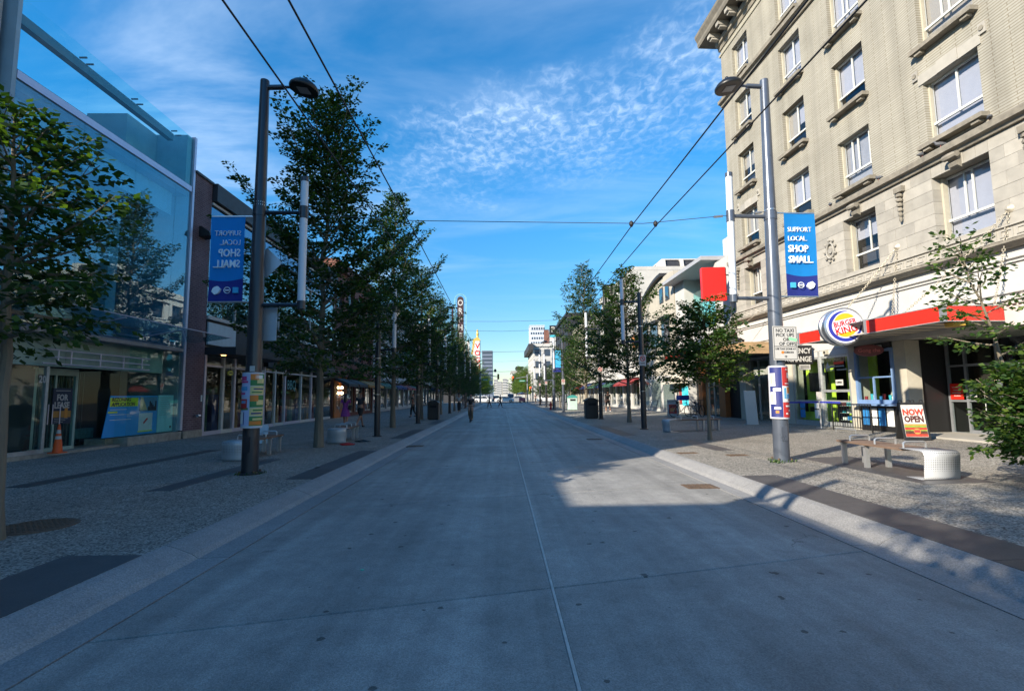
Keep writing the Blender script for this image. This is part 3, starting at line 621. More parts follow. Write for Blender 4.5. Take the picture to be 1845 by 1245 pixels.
box('sign_bracket', M_black, can, cx0+.02, cx0+.2, 15.37, 15.52, cz0+.1, cz1-.05)
for k in range(4): MB().lathe([(.05, 0), (.09, .05), (.05, .09)], 8).build('roof_lamp', M_black, can, loc=(cx0+.4, 16.1+k*.45, cz1))
MB().lathe([(.24, cz0-.09), (.26, cz0)], 12, 'z', (cx0+.65, cy0+.3, 0)).build('ceiling_light', mat('amber lamp cover', (0.55, 0.36, 0.06), .5), can)
def chain(p0, p1, r=.016, ll=.085):
    p0, p1 = Vector(p0), Vector(p1); d = (p1-p0); n = max(3, int(d.length/(ll*.78))); d.normalize()
    a = d.orthogonal().normalized(); b = d.cross(a); mb = MB()
    for i in range(n):
        c = p0+(p1-p0)*((i+.5)/n)+Vector((0, 0, -0.10*math.sin(math.pi*(i+.5)/n))); s = a if i % 2 else b
        mb.tube([c+d*ll*.5, c+d*ll*.28+s*.028, c-d*ll*.28+s*.028, c-d*ll*.5, c-d*ll*.28-s*.028, c+d*ll*.28-s*.028], r*.62, 5, closed=True)
    return mb
for p0, p1 in (((-.05, 15.9, 6.35), (cx0+.2, 17.4, cz1)), ((-.05, 15.9, 6.35), (-.4, 15.9, cz1+.2)), ((-.05, 12.35, 6.3), (cx0+.3, 14.35, cz1)), ((-.05, 12.35, 6.3), (-.5, 12.55, cz1))):
    tag(chain(p0, p1).build('chain', M_chain, can), kind='stuff')
for y, z in ((15.9, 6.38), (12.35, 6.33)): MB().lathe([(.09, .02), (.12, -.02), (.08, -.07), (.03, -.11)], 10, 'x', (0, y, z)).build('wall_anchor', M_chain, can, smooth=True)
# ---- round restaurant sign
bk = thing('round_sign', 'round illuminated burger restaurant sign on the red canopy edge', 'sign', (11.32, 16.1, 3.78), R_(-9))
M_silver = mat('brushed silver rim', (0.5, 0.53, 0.58), .28, .9, var=.05); M_lav = mat('sign face', (0.68, 0.66, 0.78), .35)
M_sblue = mat('sign blue', (0.02, 0.035, 0.32), .35); M_yel = mat('bun yellow', (0.85, 0.40, 0.02), .35); M_let = mat('sign red letters', (0.62, 0.012, 0.012), .35)
MB().lathe([(.56, -.02), (.62, .0), (.62, .12), (.585, .14), (.585, .3), (.62, .32), (.62, .44), (.56, .46)], 40, 'y').build('drum', M_silver, bk, smooth=True)
MB().lathe([(.56, -.024), (.56, -.03), (.55, -.034)], 40, 'y').build('face', M_lav, bk)
def ring_arc(r0, r1, a0, a1, y, n=26):
    mb = MB()
    for i in range(n):
        t0, t1 = R_(a0+(a1-a0)*i/n), R_(a0+(a1-a0)*(i+1)/n)
        w0 = (r1-r0)*min(1, 4*min(i, n-i)/n+.15); w1 = (r1-r0)*min(1, 4*min(i+1, n-i-1)/n+.15)
        mb.quad((r1*math.cos(t0), y, r1*math.sin(t0)), (r1*math.cos(t1), y, r1*math.sin(t1)), ((r1-w1)*math.cos(t1), y, (r1-w1)*math.sin(t1)), ((r1-w0)*math.cos(t0), y, (r1-w0)*math.sin(t0)))
    return mb
ring_arc(.40, .51, 78, 372, -.038, 40).build('swoosh', M_sblue, bk)
def seg(r, zc, y, up):
    pts = []
    n = 16; a = math.asin(zc/r)
    rngs = [(a+(math.pi-2*a)*i/n) for i in range(n+1)]
    return MB().poly([(r*math.cos(t), y, (1 if up else -1)*r*math.sin(t)) for t in rngs])
o = seg(.36, .17, -.040, True).build('bun', M_yel, bk); o.location = (.03, 0, .07); o.rotation_euler = (0, R_(-12), 0)
o = seg(.36, .20, -.040, False).build('bun', M_yel, bk); o.location = (.0, 0, .0); o.rotation_euler = (0, R_(-12), 0)
text('BURGER', .24, M_let, bk, (-.0, -.045, .10), (math.pi/2, R_(-12), 0), .004, .004, .80); text('KING', .31, M_let, bk, (.03, -.045, -.13), (math.pi/2, R_(-12), 0), .004, .005, .92)
# ---- oval tea sign and the exchange blade sign
g = thing('oval_sign', 'dark red oval tea shop sign hanging beside the pillar', 'sign', (12.55, 16.75, 3.02), R_(-18))
M_maroon = mat('maroon sign', (0.13, 0.01, 0.016), .4)
MB().lathe([(.40, -.04), (.42, -.02), (.42, .02), (.40, .04)], 28, 'y').build('panel', M_maroon, g, smooth=True).scale = (1.05, 1, .48)
text('Gong cha', .17, mat('sign pink', (0.5, 0.12, 0.12), .5), g, (0, -.046, 0), FACE_CAM, .004, .003)
MB().tube([(.4, 0, .05), (.7, .1, .16)], .02, 6).build('bracket', M_black, g)
g = thing('exchange_sign', 'black exchange sign with white capital letters beside the taxi plate', 'sign', (12.25, 20.4, 0))
box('board', M_black, g, -.72, .62, -.05, .05, 2.78, 3.56)
text('CURRENCY', .30, M_white, g, (-.06, -.055, 3.32), FACE_CAM, .006, .008, .78); text('EXCHANGE', .30, M_white, g, (-.06, -.055, 2.98), FACE_CAM, .006, .008, .78)
text('Giants', .3, M_let, g, (-.1, -.055, 3.72), FACE_CAM, .02, .012)
b_ = box('small_plate', M_white, g, .05, .5, -.045, -.02, 2.55, 2.76); [box('print_line', M_black, b_, .09, .46, -.049, -.046, 2.6+.05*k, 2.62+.05*k) for k in range(3)]
for z in (2.9, 3.4): MB().tube([(.6, 0, z), (.85, 0, z)], .025, 6).build('bracket', M_black, g)
# ---- brown canopy on the hotel's far end
c_ = thing('brown_canopy', 'weathered tan metal canopy over dark doorway beside the white shopfront', 'canopy', (13.8, 0, 0), math.atan(0.04))
M_tan = mat('tan sheet metal', (0.36, 0.24, 0.13), .6, var=.3, vs=1.5, stretch=(1, 1, 4))
MB().box(-1.9, -.02, 22.6, 27.6, 3.42, 3.95).build('roof', M_tan, c_)
for k in range(11): box('seam', M_tan, c_, -1.925, -1.902, 22.8+k*.46, 22.84+k*.46, 3.42, 3.96)
box('gutter', M_grey, c_, -1.96, -1.88, 22.6, 27.6, 3.955, 4.0); box('soffit', M_black, c_, -1.85, -.03, 22.65, 27.55, 3.39, 3.418)
for y in (24.2, 26.2): MB().box(-1.3, -.9, y, y+.3, 4.0, 4.18).prism([(-1.35, 4.18), (-.85, 4.18), (-1.1, 4.32)], y-.03, y+.33).build('roof_vent', M_black, c_)
tag(MB().tube([(-.02, 21.8, 6.2), (-1.7, 26.2, 3.96)], .013, 5).build('tie_rod', M_chain, c_))
# doorway under the brown canopy
f = MB()
for y in (22.7, 24.2, 25.2, 26.0): f.box(.28, .36, y-.04, y+.04, .26, 3.25)
f.box(.28, .36, 22.74, 25.96, 2.4, 2.48); dw = f.build('doorway_frame', M_alu, hotel); box('pane', M_shopglass, dw, .315, .325, 22.7, 26.0, .3, 3.25)
rs = thing('round_hanging_sign', 'small black round sign hanging under the tan canopy', 'sign', (11.75, 26.3, 2.75))
MB().lathe([(.36, -.05), (.38, 0), (.36, .05)], 24, 'y').build('disc', M_black, rs); ring_arc(.29, .31, 0, 360, -.056, 32).build('ring', M_grey, rs);
MB().tube([(0, 0, .37), (0, 0, .64)], .02, 6).build('hanger', M_black, rs)
# ---- pigeons on the belt course
def pigeon(y, label, rz):
    M_pg = mat('pigeon grey', (0.09, 0.095, 0.11), .7, var=.3, vs=20)
    a = math.atan(.04); X = 13.8-.17*math.cos(a)-y*math.sin(a); Y = y*math.cos(a)-.17*math.sin(a)
    t = thing('pigeon', label, 'bird', (X, Y, 8.80), rz, 'pigeons on the stone ledge')
    b = MB().tube([(-.19, 0, .06), (-.12, 0, .075), (-.05, 0, .095), (.03, 0, .11), (.09, 0, .13), (.115, 0, .165), (.125, 0, .19), (.15, 0, .195), (.172, 0, .188)], [.012, .03, .055, .066, .05, .03, .028, .022, .004], 9).build('body', M_pg, t, smooth=True)
    for s in (-1, 1): MB().tube([(0, s*.02, .06), (.005, s*.02, .0)], .006, 5).build('leg', mat('pigeon pink', (.35, .1, .08), .6), t)
for y, rz, lb in ((12.45, .8, 'pigeon on the stone ledge nearest the right frame edge'), (13.9, 2.6, 'pigeon on the stone ledge under the big bright window'), (14.55, .2, 'dark pigeon on the ledge just left of the big bright window'), (16.2, 1.5, 'upright pigeon alone on the middle of the ledge'), (18.6, 1.2, 'leftmost pigeon on the stone ledge')): pigeon(y, lb, rz)
# ---------------------------------------------------------------- generic street building
M_conc = mat('pale concrete', (0.42, 0.41, 0.39), .85, var=.15, vs=1.5, bump=.2)
M_beige = mat('beige render', (0.41, 0.38, 0.32), .85, var=.12, vs=1.2)
M_wrend = mat('white render', (0.47, 0.465, 0.45), .8, var=.10, vs=1.2)
M_dgrey = mat('charcoal cladding', (0.03, 0.031, 0.036), .6, var=.15)
M_redbr = mat_brick('red brick', (0.26, 0.085, 0.06), (0.20, 0.06, 0.045), (0.16, 0.12, 0.10), .075, .22, .012)
M_brnbr = mat_brick('dark brown brick', (0.155, 0.098, 0.115), (0.115, 0.072, 0.09), (0.22, 0.185, 0.19), .082, .235, .010, .25)
M_winframe = mat('dark window frame', (0.05, 0.05, 0.055), .5)
M_fab = [mat('awning %d' % i, c, .7, var=.1) for i, c in enumerate(((.25, .03, .03), (.03, .10, .06), (.02, .03, .12), (.06, .06, .06), (.4, .2, .05)))]
def simple_building(name, label, sg, xf, y0, y1, h, dep, wm, floors, bays, awn=None, top=0.35, zg=3.6, group=None, corn=None):
    """sg=+1: on the left, facade looks to +X; sg=-1: on the right"""
    t = thing(name, label, 'building', (xf, y0, 0), 0, group); L_ = y1-y0; bw = L_/bays; fh = (h-zg-.5)/floors
    hs = [(i*bw+bw*.2, i*bw+bw*.8, zg+j*fh+fh*.25, zg+j*fh+fh*.82) for i in range(bays) for j in range(floors)]
    sh_ = [(i*bw+.25, (i+1)*bw-.25, .45, 2.9) for i in range(bays)]
    mb = MB(); wall(mb, 0, sg, 0.02, L_-.02, 0, h, hs+sh_, .22); xi = -sg*dep
    mb.quad((0, .02, 0), (xi, .02, 0), (xi, .02, h), (0, .02, h)); mb.quad((0, L_-.02, 0), (xi, L_-.02, 0), (xi, L_-.02, h), (0, L_-.02, h)); mb.quad((0, .02, h), (xi, .02, h), (xi, L_-.02, h), (0, L_-.02, h)); mb.quad((xi, .02, 0), (xi, L_-.02, 0), (xi, L_-.02, h), (xi, .02, h))
    mb.build('wall', wm, t)
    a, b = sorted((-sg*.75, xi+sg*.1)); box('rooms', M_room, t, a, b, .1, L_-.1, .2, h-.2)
    w, hh = hs[0][1]-hs[0][0], hs[0][3]-hs[0][2]
    f = MB().box(-.03, .03, 0, w, 0, .06).box(-.03, .03, 0, w, hh-.06, hh).box(-.03, .03, 0, .06, .06, hh-.06).box(-.03, .03, w-.06, w, .06, hh-.06).box(-.025, .025, w/2-.03, w/2+.03, .06, hh-.06).mesh('window'); f.materials.append(M_winframe)
    p = MB().box(-.01, .01, .05, w-.05, .05, hh-.05).mesh('pane'); p.materials.append(M_pane)
    s = MB().box(min(0, sg*.35), max(0, sg*.35), -.08, w+.08, -.1, 0).mesh('sill'); s.materials.append(wm)
    for q in hs: o = link('window', f, t, (-sg*.2, q[0], q[2])); link('pane', p, o); link('sill', s, o)
    w2 = sh_[0][1]-sh_[0][0]
    f2 = MB().box(-.03, .03, 0, w2, 0, .12).box(-.03, .03, 0, w2, 2.33, 2.45).box(-.03, .03, 0, .07, .12, 2.33).box(-.03, .03, w2-.07, w2, .12, 2.33).box(-.03, .03, w2*.6-.03, w2*.6+.03, .12, 2.33).mesh('shop_window'); f2.materials.append(M_alu)
    p2 = MB().box(-.01, .01, .05, w2-.05, .1, 2.4).mesh('pane'); p2.materials.append(M_shopglass)
    for q in sh_: o = link('shop_window', f2, t, (-sg*.15, q[0], .45)); link('pane', p2, o)
    c_ = corn or wm
    a, b = sorted((sg*.22, xi)); box('parapet', c_, t, a, b, -.0, L_, h-.001, h+top)
    a, b = sorted((sg*.3, -sg*.1)); box('cornice', c_, t, a, b, -.01, L_+.01, h-.35, h-.05); box('shop_cornice', c_, t, a, b, .01, L_-.01, 3.15, 3.4)
    if awn is not None:
        for i in range(bays):
            q = [(0, 3.1), (sg*1.1, 2.6), (sg*1.1, 2.4), (sg*1.06, 2.4), (0, 2.9)]
            MB().prism(q if sg < 0 else q[::-1], i*bw+.2, (i+1)*bw-.2).build('awning', M_fab[(awn+i//2) % 5], t)
    return t
# unseen buildings added beyond the left edge, sized for the shadow across the street
simple_building('unseen_corner_building', 'unseen tall pale block just outside the left frame edge', 1, -12.1, 1.0, 11.6, 17.5, 12, M_conc, 4, 4)
simple_building('unseen_low_building', 'unseen low shop block behind the camera on the left', 1, -12.1, -4.6, .98, 8.1, 12, M_beige, 1, 1, top=.05)
simple_building('unseen_shop_building', 'unseen two storey block behind the camera on the left', 1, -12.1, -17.0, -4.62, 9.9, 12, M_conc, 2, 5, top=.1)

# ---------------------------------------------------------------- glass building
gb = thing('glass_building', 'blue glass fronted vacant shop building with rooftop glass balustrade', 'building', (-11.9, 0, 0))
M_gblue = glass('blue curtain glass', (0.66, 0.90, 0.95), 1.7, base=0.06)
M_gpar = glass('balustrade glass', (0.74, 0.96, 0.97), 1.35, base=0.0)
M_gshop = glass('green shop glass', (0.86, 0.97, 0.95), 1.36)
M_steelb = mat('blue grey steel', (0.13, 0.18, 0.24), .5, .2, var=.15)
M_post = mat('silver mullion', (0.55, 0.55, 0.66), .4, .4, var=.05)
M_bulk = mat('green grey panel', (0.30, 0.43, 0.38), .35, var=.2, vs=2)
M_plin = mat('stained stone plinth', (0.34, 0.31, 0.26), .85, var=.35, vs=4, bump=.3)
M_bluewall = mat('blue grey plaster', (0.30, 0.42, 0.50), .8, var=.12, vs=1.5)
M_tealm = mat('pale blue plaster', (0.48, 0.60, 0.66), .8, var=.1)
y0, y1 = 11.86, 18.86
ys = [y0, 13.92, 15.95, 17.95, y1]
for a, b in zip(ys, ys[1:]):
    box('curtain_pane', M_gblue, gb, -.012, .0, a+.006, b-.006, 3.62, 9.58)
    box('balustrade_pane', M_gpar, gb, -.012, .0, a+.006, b-.006, 9.80, 11.72)
MB().box(-.12, .04, y0-.02, y1-.05, 9.58, 9.79).build('horizontal_mullion', M_post, gb)
MB().box(-.16, -.02, y0, y1-.1, 9.66, 9.84).build('gutter', mat('mossy gutter', (.09, .085, .06), .9, var=.5, vs=9), gb)
MB().box(-.10, .06, y1-.02, y1+.10, .5, 11.80).build('corner_mullion', M_post, gb)
MB().box(-.36, -.16, y0, 17.9, 11.16, 11.42).build('handrail', M_steelb, gb)
for y in ys[1:4]:
    MB().tube([(-.2, y-.12, 11.5), (-.0, y-.12, 11.5)], .03, 6).build('clamp', M_steelb, gb); MB().tube([(-.2, y+.12, 11.46), (-.0, y+.12, 11.46)], .03, 6).build('clamp', M_steelb, gb)
box('end_wall', M_bluewall, gb, -9, .03, y0-.14, y0-.03, .0, 11.75)
box('roof_slab', M_steelb, gb, -9, -.17, y0, y1+.1, 9.42, 9.62)
box('roof_parapet', M_bluewall, gb, -9, -.05, y1-.32, y1-.05, 9.83, 11.74)
box('stair_housing', M_bluewall, gb, -2.6, -1.2, 17.0, y1-.34, 9.63, 11.70)
box('terrace_wall', M_bluewall, gb, -5.2, -5, y0, 16.9, 9.63, 10.9)
box('ceiling_beam', M_tealm, gb, -1.0, -.5, y0, y1-.35, 8.55, 9.40)
for y in (12.9, 16.6): box('column', M_tealm, gb, -1.6, -1.2, y, y+.4, 3.62, 8.54)
for y in (13.4, 15.2, 17.4): box('roof_beam', M_steelb, gb, -5.9, -1.01, y, y+.2, 8.9, 9.41)
box('back_wall', M_bluewall, gb, -6.2, -6, y0, y1, 3.62, 9.41)
box('floor_slab', M_steelb, gb, -9, -.05, y0, y1+.1, 3.42, 3.60)
box('hanging_panel', M_dgrey, gb, -2.6, -2.5, 14.6, 17.6, 5.2, 7.9)
box('far_side_wall', M_bluewall, gb, -9, -.1, y1-.04, y1+.1, 0, 9.4)
# ground floor
for a, b in ((12.1, 13.92), (13.92, 15.95), (15.95, 17.86)): box('bulkhead_panel', M_bulk, gb, -.2, -.05, a+.005, b-.005, 2.56, 3.41)
MB().prism([(-.3, 3.42), (.42, 3.30), (.5, 3.34), (.5, 3.45), (-.3, 3.60)], 12.0, 18.1).build('soffit_lip', mat('pewter metal', (.28, .27, .28), .4, .6, var=.1), gb)
for a, b in ((11.9, 14.0), (14.03, 16.6), (16.63, 19.4)):
    o = MB().quad((-.02, a, 3.78), (1.5, a, 3.98), (1.5, b, 3.98), (-.02, b, 3.78)).quad((-.02, a, 3.765), (1.5, a, 3.965), (1.5, b, 3.965), (-.02, b, 3.765)).build('awning_pane', M_gblue, gb); box('pane_edge', M_post, o, 1.5, 1.52, a, b, 3.96, 3.985)
for y in (14.0, 16.6): MB().tube([(0, y, 3.7), (1.45, y, 3.93)], .025, 6).build('awning_arm', M_post, gb)
lad = MB()
for z in (2.62, 2.80, 2.99): lad.tube([(.12, 13.05, z), (.12, 16.95, z)], .022, 6)
for y in (13.5, 13.9, 14.9, 15.8, 16.6): lad.tube([(.12, y, 2.62), (.12, y, 2.99)], .022, 6)
for y in (13.5, 16.6): lad.tube([(.12, y, 2.8), (-.06, y, 2.8)], .02, 6)
lad.build('sign_frame', M_post, gb)
MB().box(-.35, .10, 16.2, 18.84, .1, .47).build('plinth', M_plin, gb); MB().box(-.30, .02, 11.9, 13.5, .1, .30).build('plinth', M_plin, gb)
MB().box(-1.2, -.12, 13.5, 16.19, .1, .27).build('doorstep', M_plin, gb)
box('back_room', M_room, gb, -5, -2.2, y0, y1-.06, .2, 3.4); box('shop_floor', M_dgrey, gb, -2.2, -.36, 11.9, y1-.06, .18, .24)
w_ = MB().box(-.14, -.06, 11.9, 13.48, .30, .40).box(-.14, -.06, 13.40, 13.48, .40, 2.55).build('dark_window', M_alu, gb); box('pane', M_gshop, w_, -.105, -.095, 11.9, 13.4, .4, 2.55)
box('roller_shutter', mat('dark roller shutter', (.02, .021, .025), .6), w_, -.4, -.36, 11.9, 13.4, .4, 2.5)
# door with folding gate behind
d_ = MB().box(-.64, -.56, 13.56, 13.70, .27, 2.55).box(-.64, -.56, 14.92, 15.0, .27, 2.55).box(-.64, -.56, 13.70, 14.92, .27, .36).box(-.65, -.55, 13.70, 14.92, 2.36, 2.55).box(-.62, -.58, 14.27, 14.33, .36, 2.36).build('shop_door', M_bulk, gb)
box('pane', M_gshop, d_, -.605, -.595, 13.7, 14.92, .36, 2.36)
for y in (13.85, 14.05, 14.18, 14.42): MB().tube([(-.52, y, 1.0), (-.52, y, 1.55)], .014, 6).build('door_handle', M_post, d_)
gt = MB()
for k in range(12): gt.box(-.80, -.78, 13.6+k*.125, 13.63+k*.125, .3, 2.34)
for k in range(11):
    for s in (0, 1):
        ya, yb = 13.615+k*.125, 13.74+k*.125
        for zz in (.36, .5): gt.tube([(-.79, ya if s else yb, zz), (-.79, yb if s else ya, zz+.14)], .008, 4, cap=False)
for k in range(7): gt.box(-1.3, -1.28, 15.1+k*.16, 15.13+k*.16, .3, 2.5)
tag(gt.build('folding_gate', mat('gate grey', (.10, .12, .12), .5, .5), gb), kind='stuff')
text('20', .26, M_white, gb, (-.05, 13.28, 2.2), FACE_PX, .004, .006, .8, name='house_number')
pl = box('lease_poster', mat('navy poster', (.012, .025, .06), .5), gb, -.585, -.575, 14.22, 14.86, 1.0, 2.0)
text('FOR\nLEASE', .24, M_white, pl, (-.57, 14.52, 1.62), FACE_PX, .003, .008, .78); box('photo_strip', M_fab[4], pl, -.574, -.57, 14.25, 14.83, 1.18, 1.36); box('photo_light', mat('photo orange', (.6, .25, .04), .6), pl, -.5695, -.566, 14.62, 14.72, 1.16, 1.44)
for k in range(3): box('print_line', M_white, pl, -.574, -.57, 14.3, 14.75-.08*k, 1.14-.05*k, 1.15-.05*k)
box('print_line', M_white, pl, -.574, -.57, 14.3, 14.78, 1.92, 1.935)
# showcase glass and its placards
box('showcase_pane', M_gshop, gb, -.012, 0, 16.22, 17.93, .48, 3.40); box('showcase_pane', M_gshop, gb, -.012, 0, 17.94, 18.84, .48, 3.60)
MB().quad((-.02, 16.2, .3), (-1.0, 15.2, .3), (-1.0, 15.2, 2.55), (-.02, 16.2, 2.55)).build('showcase_return_pane', M_gshop, gb)
box('showcase_base', M_plin, gb, -1.0, -.36, 15.9, 18.8, .24, .46)
M_pblue = mat('placard blue', (.025, .34, .78), .5); M_pyel = mat('placard yellow', (.75, .85, .03), .5); M_pcyan = mat('placard cyan', (.32, .72, .76), .5)
pb = MB().prism([(15.55, .50), (17.93, .50), (17.93, 1.78), (15.80, 1.78)], -.22, -.20, 'x').build('rezoning_placard', M_pblue, gb)
box('heading', M_pyel, pb, -.199, -.195, 15.78, 16.98, 1.44, 1.72)
text('REZONING\nAPPLICATION', .165, M_dgrey, pb, (-.193, 15.84, 1.58), FACE_PX, .002, .005, .95, align='LEFT', shear=.2)
for k in range(3): box('print_line', M_cup[0], pb, -.199, -.196, 15.8, 16.5+.1*k, 1.34-.16*k, 1.355-.16*k)
box('print_block', M_pyel, pb, -.199, -.196, 15.72, 16.1, 1.24, 1.29)
mp_ = box('site_plan', mat('paper', (.66, .72, .74), .6), pb, -.199, -.195, 17.05, 17.7, .62, 1.2); MB().prism([(17.25, .88), (17.30, .84), (17.48, 1.0), (17.43, 1.04)], -.194, -.190, 'x').build('plan_mark', M_red, mp_)
box('plan_edge', M_pyel, mp_, -.194, -.191, 17.02, 17.72, .58, .615)
rd = box('rendering_panel', mat('rendering sky', (.12, .28, .42), .6), pb, -.199, -.195, 17.05, 17.9, 1.26, 1.74)
MB().prism([(17.08, 1.30), (17.42, 1.30), (17.20, 1.72), (17.08, 1.74)], -.194, -.190, 'x').build('tower_print', mat('tower cream', (.65, .5, .28), .6), rd)
for k in range(6): box('skyline_print', M_dgrey, rd, -.194, -.190, 17.45+k*.07, 17.51+k*.07, 1.28, 1.42+.06*((k*7) % 4))
pc = box('notice_placard', M_pcyan, gb, -.22, -.20, 17.96, 18.78, .50, 1.80)
for k in range(9): box('print_line', M_bulk, pc, -.199, -.196, 18.06, 18.6-.07*((k*5) % 3), 1.70-.075*k, 1.715-.075*k)
box('logo', M_dgrey, pc, -.199, -.196, 18.62, 18.70, .62, .70)
lp_ = MB().prism([(-1.0, 0), (-.25, .0)], 0, 1) if False else box('low_planter', mat('printed teal', (.06, .16, .16), .6, var=.6, vs=9), gb, -.95, -.9, 15.35, 16.1, .5, .8)

# ---------------------------------------------------------------- narrow brick building
bb = thing('brick_building', 'narrow dark brown brick wall between glass building and shopfront', 'building', (-11.9, 0, 0))
MB().box(-9, .06, 18.98, 20.12, .46, 10.42).build('wall', M_brnbr, bb); box('coping', M_dgrey, bb, -9, .12, 18.96, 20.14, 10.421, 10.52); MB().box(-9, .10, 18.97, 20.13, 0, .459).build('plinth', M_plin, bb)
fl = MB().prism([(.06, 8.0), (.50, 8.05), (.46, 8.2), (.14, 8.42), (.06, 8.42)], 19.35, 19.8).build('floodlight', M_black, bb)
sp_ = MB().tube([(.06, 19.6, 1.02), (.2, 19.6, 1.02), (.26, 19.5, 1.0)], .05, 8).tube([(.2, 19.6, 1.02), (.26, 19.7, 1.0)], .05, 8).build('standpipe', mat('chrome', (.6, .6, .62), .2, 1.0), bb, smooth=True)
box('intercom', M_cup[0], bb, .06, .09, 20.0, 20.06, 1.55, 1.8)

# ---------------------------------------------------------------- dark modern shop building
sb = thing('shop_building', 'charcoal shop building with blue window bands and white mullions', 'building', (-11.9, 0, 0))
a0, a1 = 20.16, 35.4
box('roof_fascia', M_dgrey, sb, -9, .25, a0, a1, 9.75, 10.5); box('party_wall', M_dgrey, sb, -9, -.05, a0, a0+.1, 0, 9.74); box('end_wall', M_dgrey, sb, -9, -.05, a1-.15, a1-.02, 0, 9.74)
box('upper_rooms', M_room, sb, -9, -1.2, a0+.12, a1-.2, 5.2, 9.7); box('floor_band', M_dgrey, sb, -9, 0, a0+.11, a1-.16, 3.78, 4.85); box('white_band', M_white, sb, -.2, .12, a0, a1, 4.86, 5.0); box('white_band', M_white, sb, -.2, .1, a0, a1, 8.25, 8.33); box('white_band', M_white, sb, -.2, .1, a0, a1, 9.60, 9.70)
M_strip = glass('blue strip glass', (.2, .45, .75), 1.7, base=.12)
n = 7
for k in range(n):
    a, b = a0+(a1-a0)*k/n, a0+(a1-a0)*(k+1)/n
    box('upper_pane', M_strip, sb, -.01, 0, a+.03, b-.03, 8.33, 9.60); box('window_pane', M_gblue, sb, -.01, 0, a+.03, b-.03, 5.0, 8.25); box('mullion', M_white, sb, -.06, .05, b-.05, b+.02, 5.0, 8.25)
box('teal_panel', M_tealm, sb, .0, .06, 20.3, 22.4, 3.85, 4.75)
box('shop_sign_band', M_dgrey, sb, 0.005, .25, 25.2, a1-.1, 3.2, 3.75)
cn = box('black_canopy', M_dgrey, sb, .0, 1.25, 20.2, 25.1, 3.42, 3.72); MB().lathe([(.1, 3.41), (.08, 3.39)], 10, 'z', (.6, 20.5, 0)).build('downlight', mat('lit downlight', (1, .5, .15), .5, emit=4), cn)
ent_y = [20.25, 21.6, 22.5, 24.0, 25.3, 26.5, 27.7, 29.9, 31.5, 33.3, 35.1]
for k, (a, b) in enumerate(zip(ent_y, ent_y[1:])):
    f = MB().box(-.06, .06, a-.07, a+.07, .15, 3.4).box(-.05, .05, a+.07, b-.07, .2, .35).box(-.05, .05, a+.07, b-.07, 2.95, 3.03).build('shop_window', M_winfr if k % 2 else M_post, sb)
    box('pane', M_shopglass, f, -.01, .0, a+.05, b-.05, .3, 3.2)
box('plinth', M_plin, sb, -.4, .08, a0, a1-.05, 0, .19)
box('shop_floor', M_conc, sb, -5, -.41, a0+.12, a1-.2, .05, .16); box('shop_back', mat('shop back wall', (.16, .09, .06), .9, var=.5, vs=1.2), sb, -4.2, -4, a0+.12, a1-.2, .17, 3.4); box('shop_ceiling', M_conc, sb, -5, -.06, a0+.12, a1-.2, 3.62, 3.77)
rk = random.Random(5)
for k in range(16):
    y = 20.9+k*.9; box('display', M_fab[k % 5], sb, -1.5-rk.random(), -1.0, y, y+.3+.3*rk.random(), .2, .9+rk.random())
text('BBQ', .75, mat('teal letters', (.08, .3, .3), .5), sb, (.02, 28.6, 2.35), FACE_PX, .004, .0, .8)
text('~~~', .5, mat('orange sign light', (.8, .22, .03), .5, emit=.6), sb, (.27, 27.5, 3.45), FACE_PX, .01, .01) if False else None
os_ = box('orange_sign', mat('orange sign', (.42, .12, .02), .6, var=.5, vs=14), sb, .25, .30, 26.2, 29.0, 3.35, 3.62)
ys_ = thing('yellow_oval_sign', 'small yellow oval sign in the shop window behind the lamp post', 'sign', (-11.75, 21.9, 2.75)); MB().lathe([(.2, -.03), (.2, .03)], 20, 'x').build('plate', mat('sign yellow green', (.55, .6, .12), .5), ys_).scale = (1, 1, .55); box('stripe', M_dgrey, ys_, .031, .034, -.14, .14, -.02, .02); MB().tube([(0, 0, .1), (0, 0, .3)], .008, 5).build('hanger', M_black, ys_)
# further shops on the left
os2 = simple_building('brick_shop_building', 'red brick shop building behind the large left tree', 1, -11.9, 35.5, 46.5, 11.3, 10, M_redbr, 2, 4, 3)
box('orange_wall', mat('warm lit timber', (.42, .13, .03), .6, var=.3, vs=2), os2, .02, .10, .2, 3.0, .2, 3.1)
lw = box('lit_window', M_shopglass, os2, .12, .13, .6, 2.2, .8, 2.6)
MB().lathe([(.02, -.1), (.1, -.05), (.1, .05), (.02, .1)], 12).build('wall_lamp', mat('lit lamp', (1, .75, .4), .5, emit=9), os2, loc=(.25, 1.3, 2.35), smooth=True); MB().lathe([(.02, -.1), (.1, -.05), (.1, .05), (.02, .1)], 12).build('wall_lamp', mat('lit lamp'), os2, loc=(.25, 1.3, 1.95), smooth=True)
simple_building('stone_shop_building', 'grey stone shop building halfway up the left side', 1, -11.9, 46.6, 58, 10.2, 10, M_conc, 2, 4, 1)
simple_building('white_shop_building', 'white rendered shop building behind the left street trees', 1, -11.9, 58.1, 70, 12, 10, M_wrend, 3, 4, 0)
simple_building('charcoal_shop_building', 'charcoal building before the theatre sign', 1, -11.9, 70.1, 82, 10.5, 10, M_dgrey, 2, 4, None)
simple_building('theatre_building', 'tall beige theatre building at the left corner', 1, -11.9, 82.1, 103, 13, 7, M_beige, 3, 6, 2)
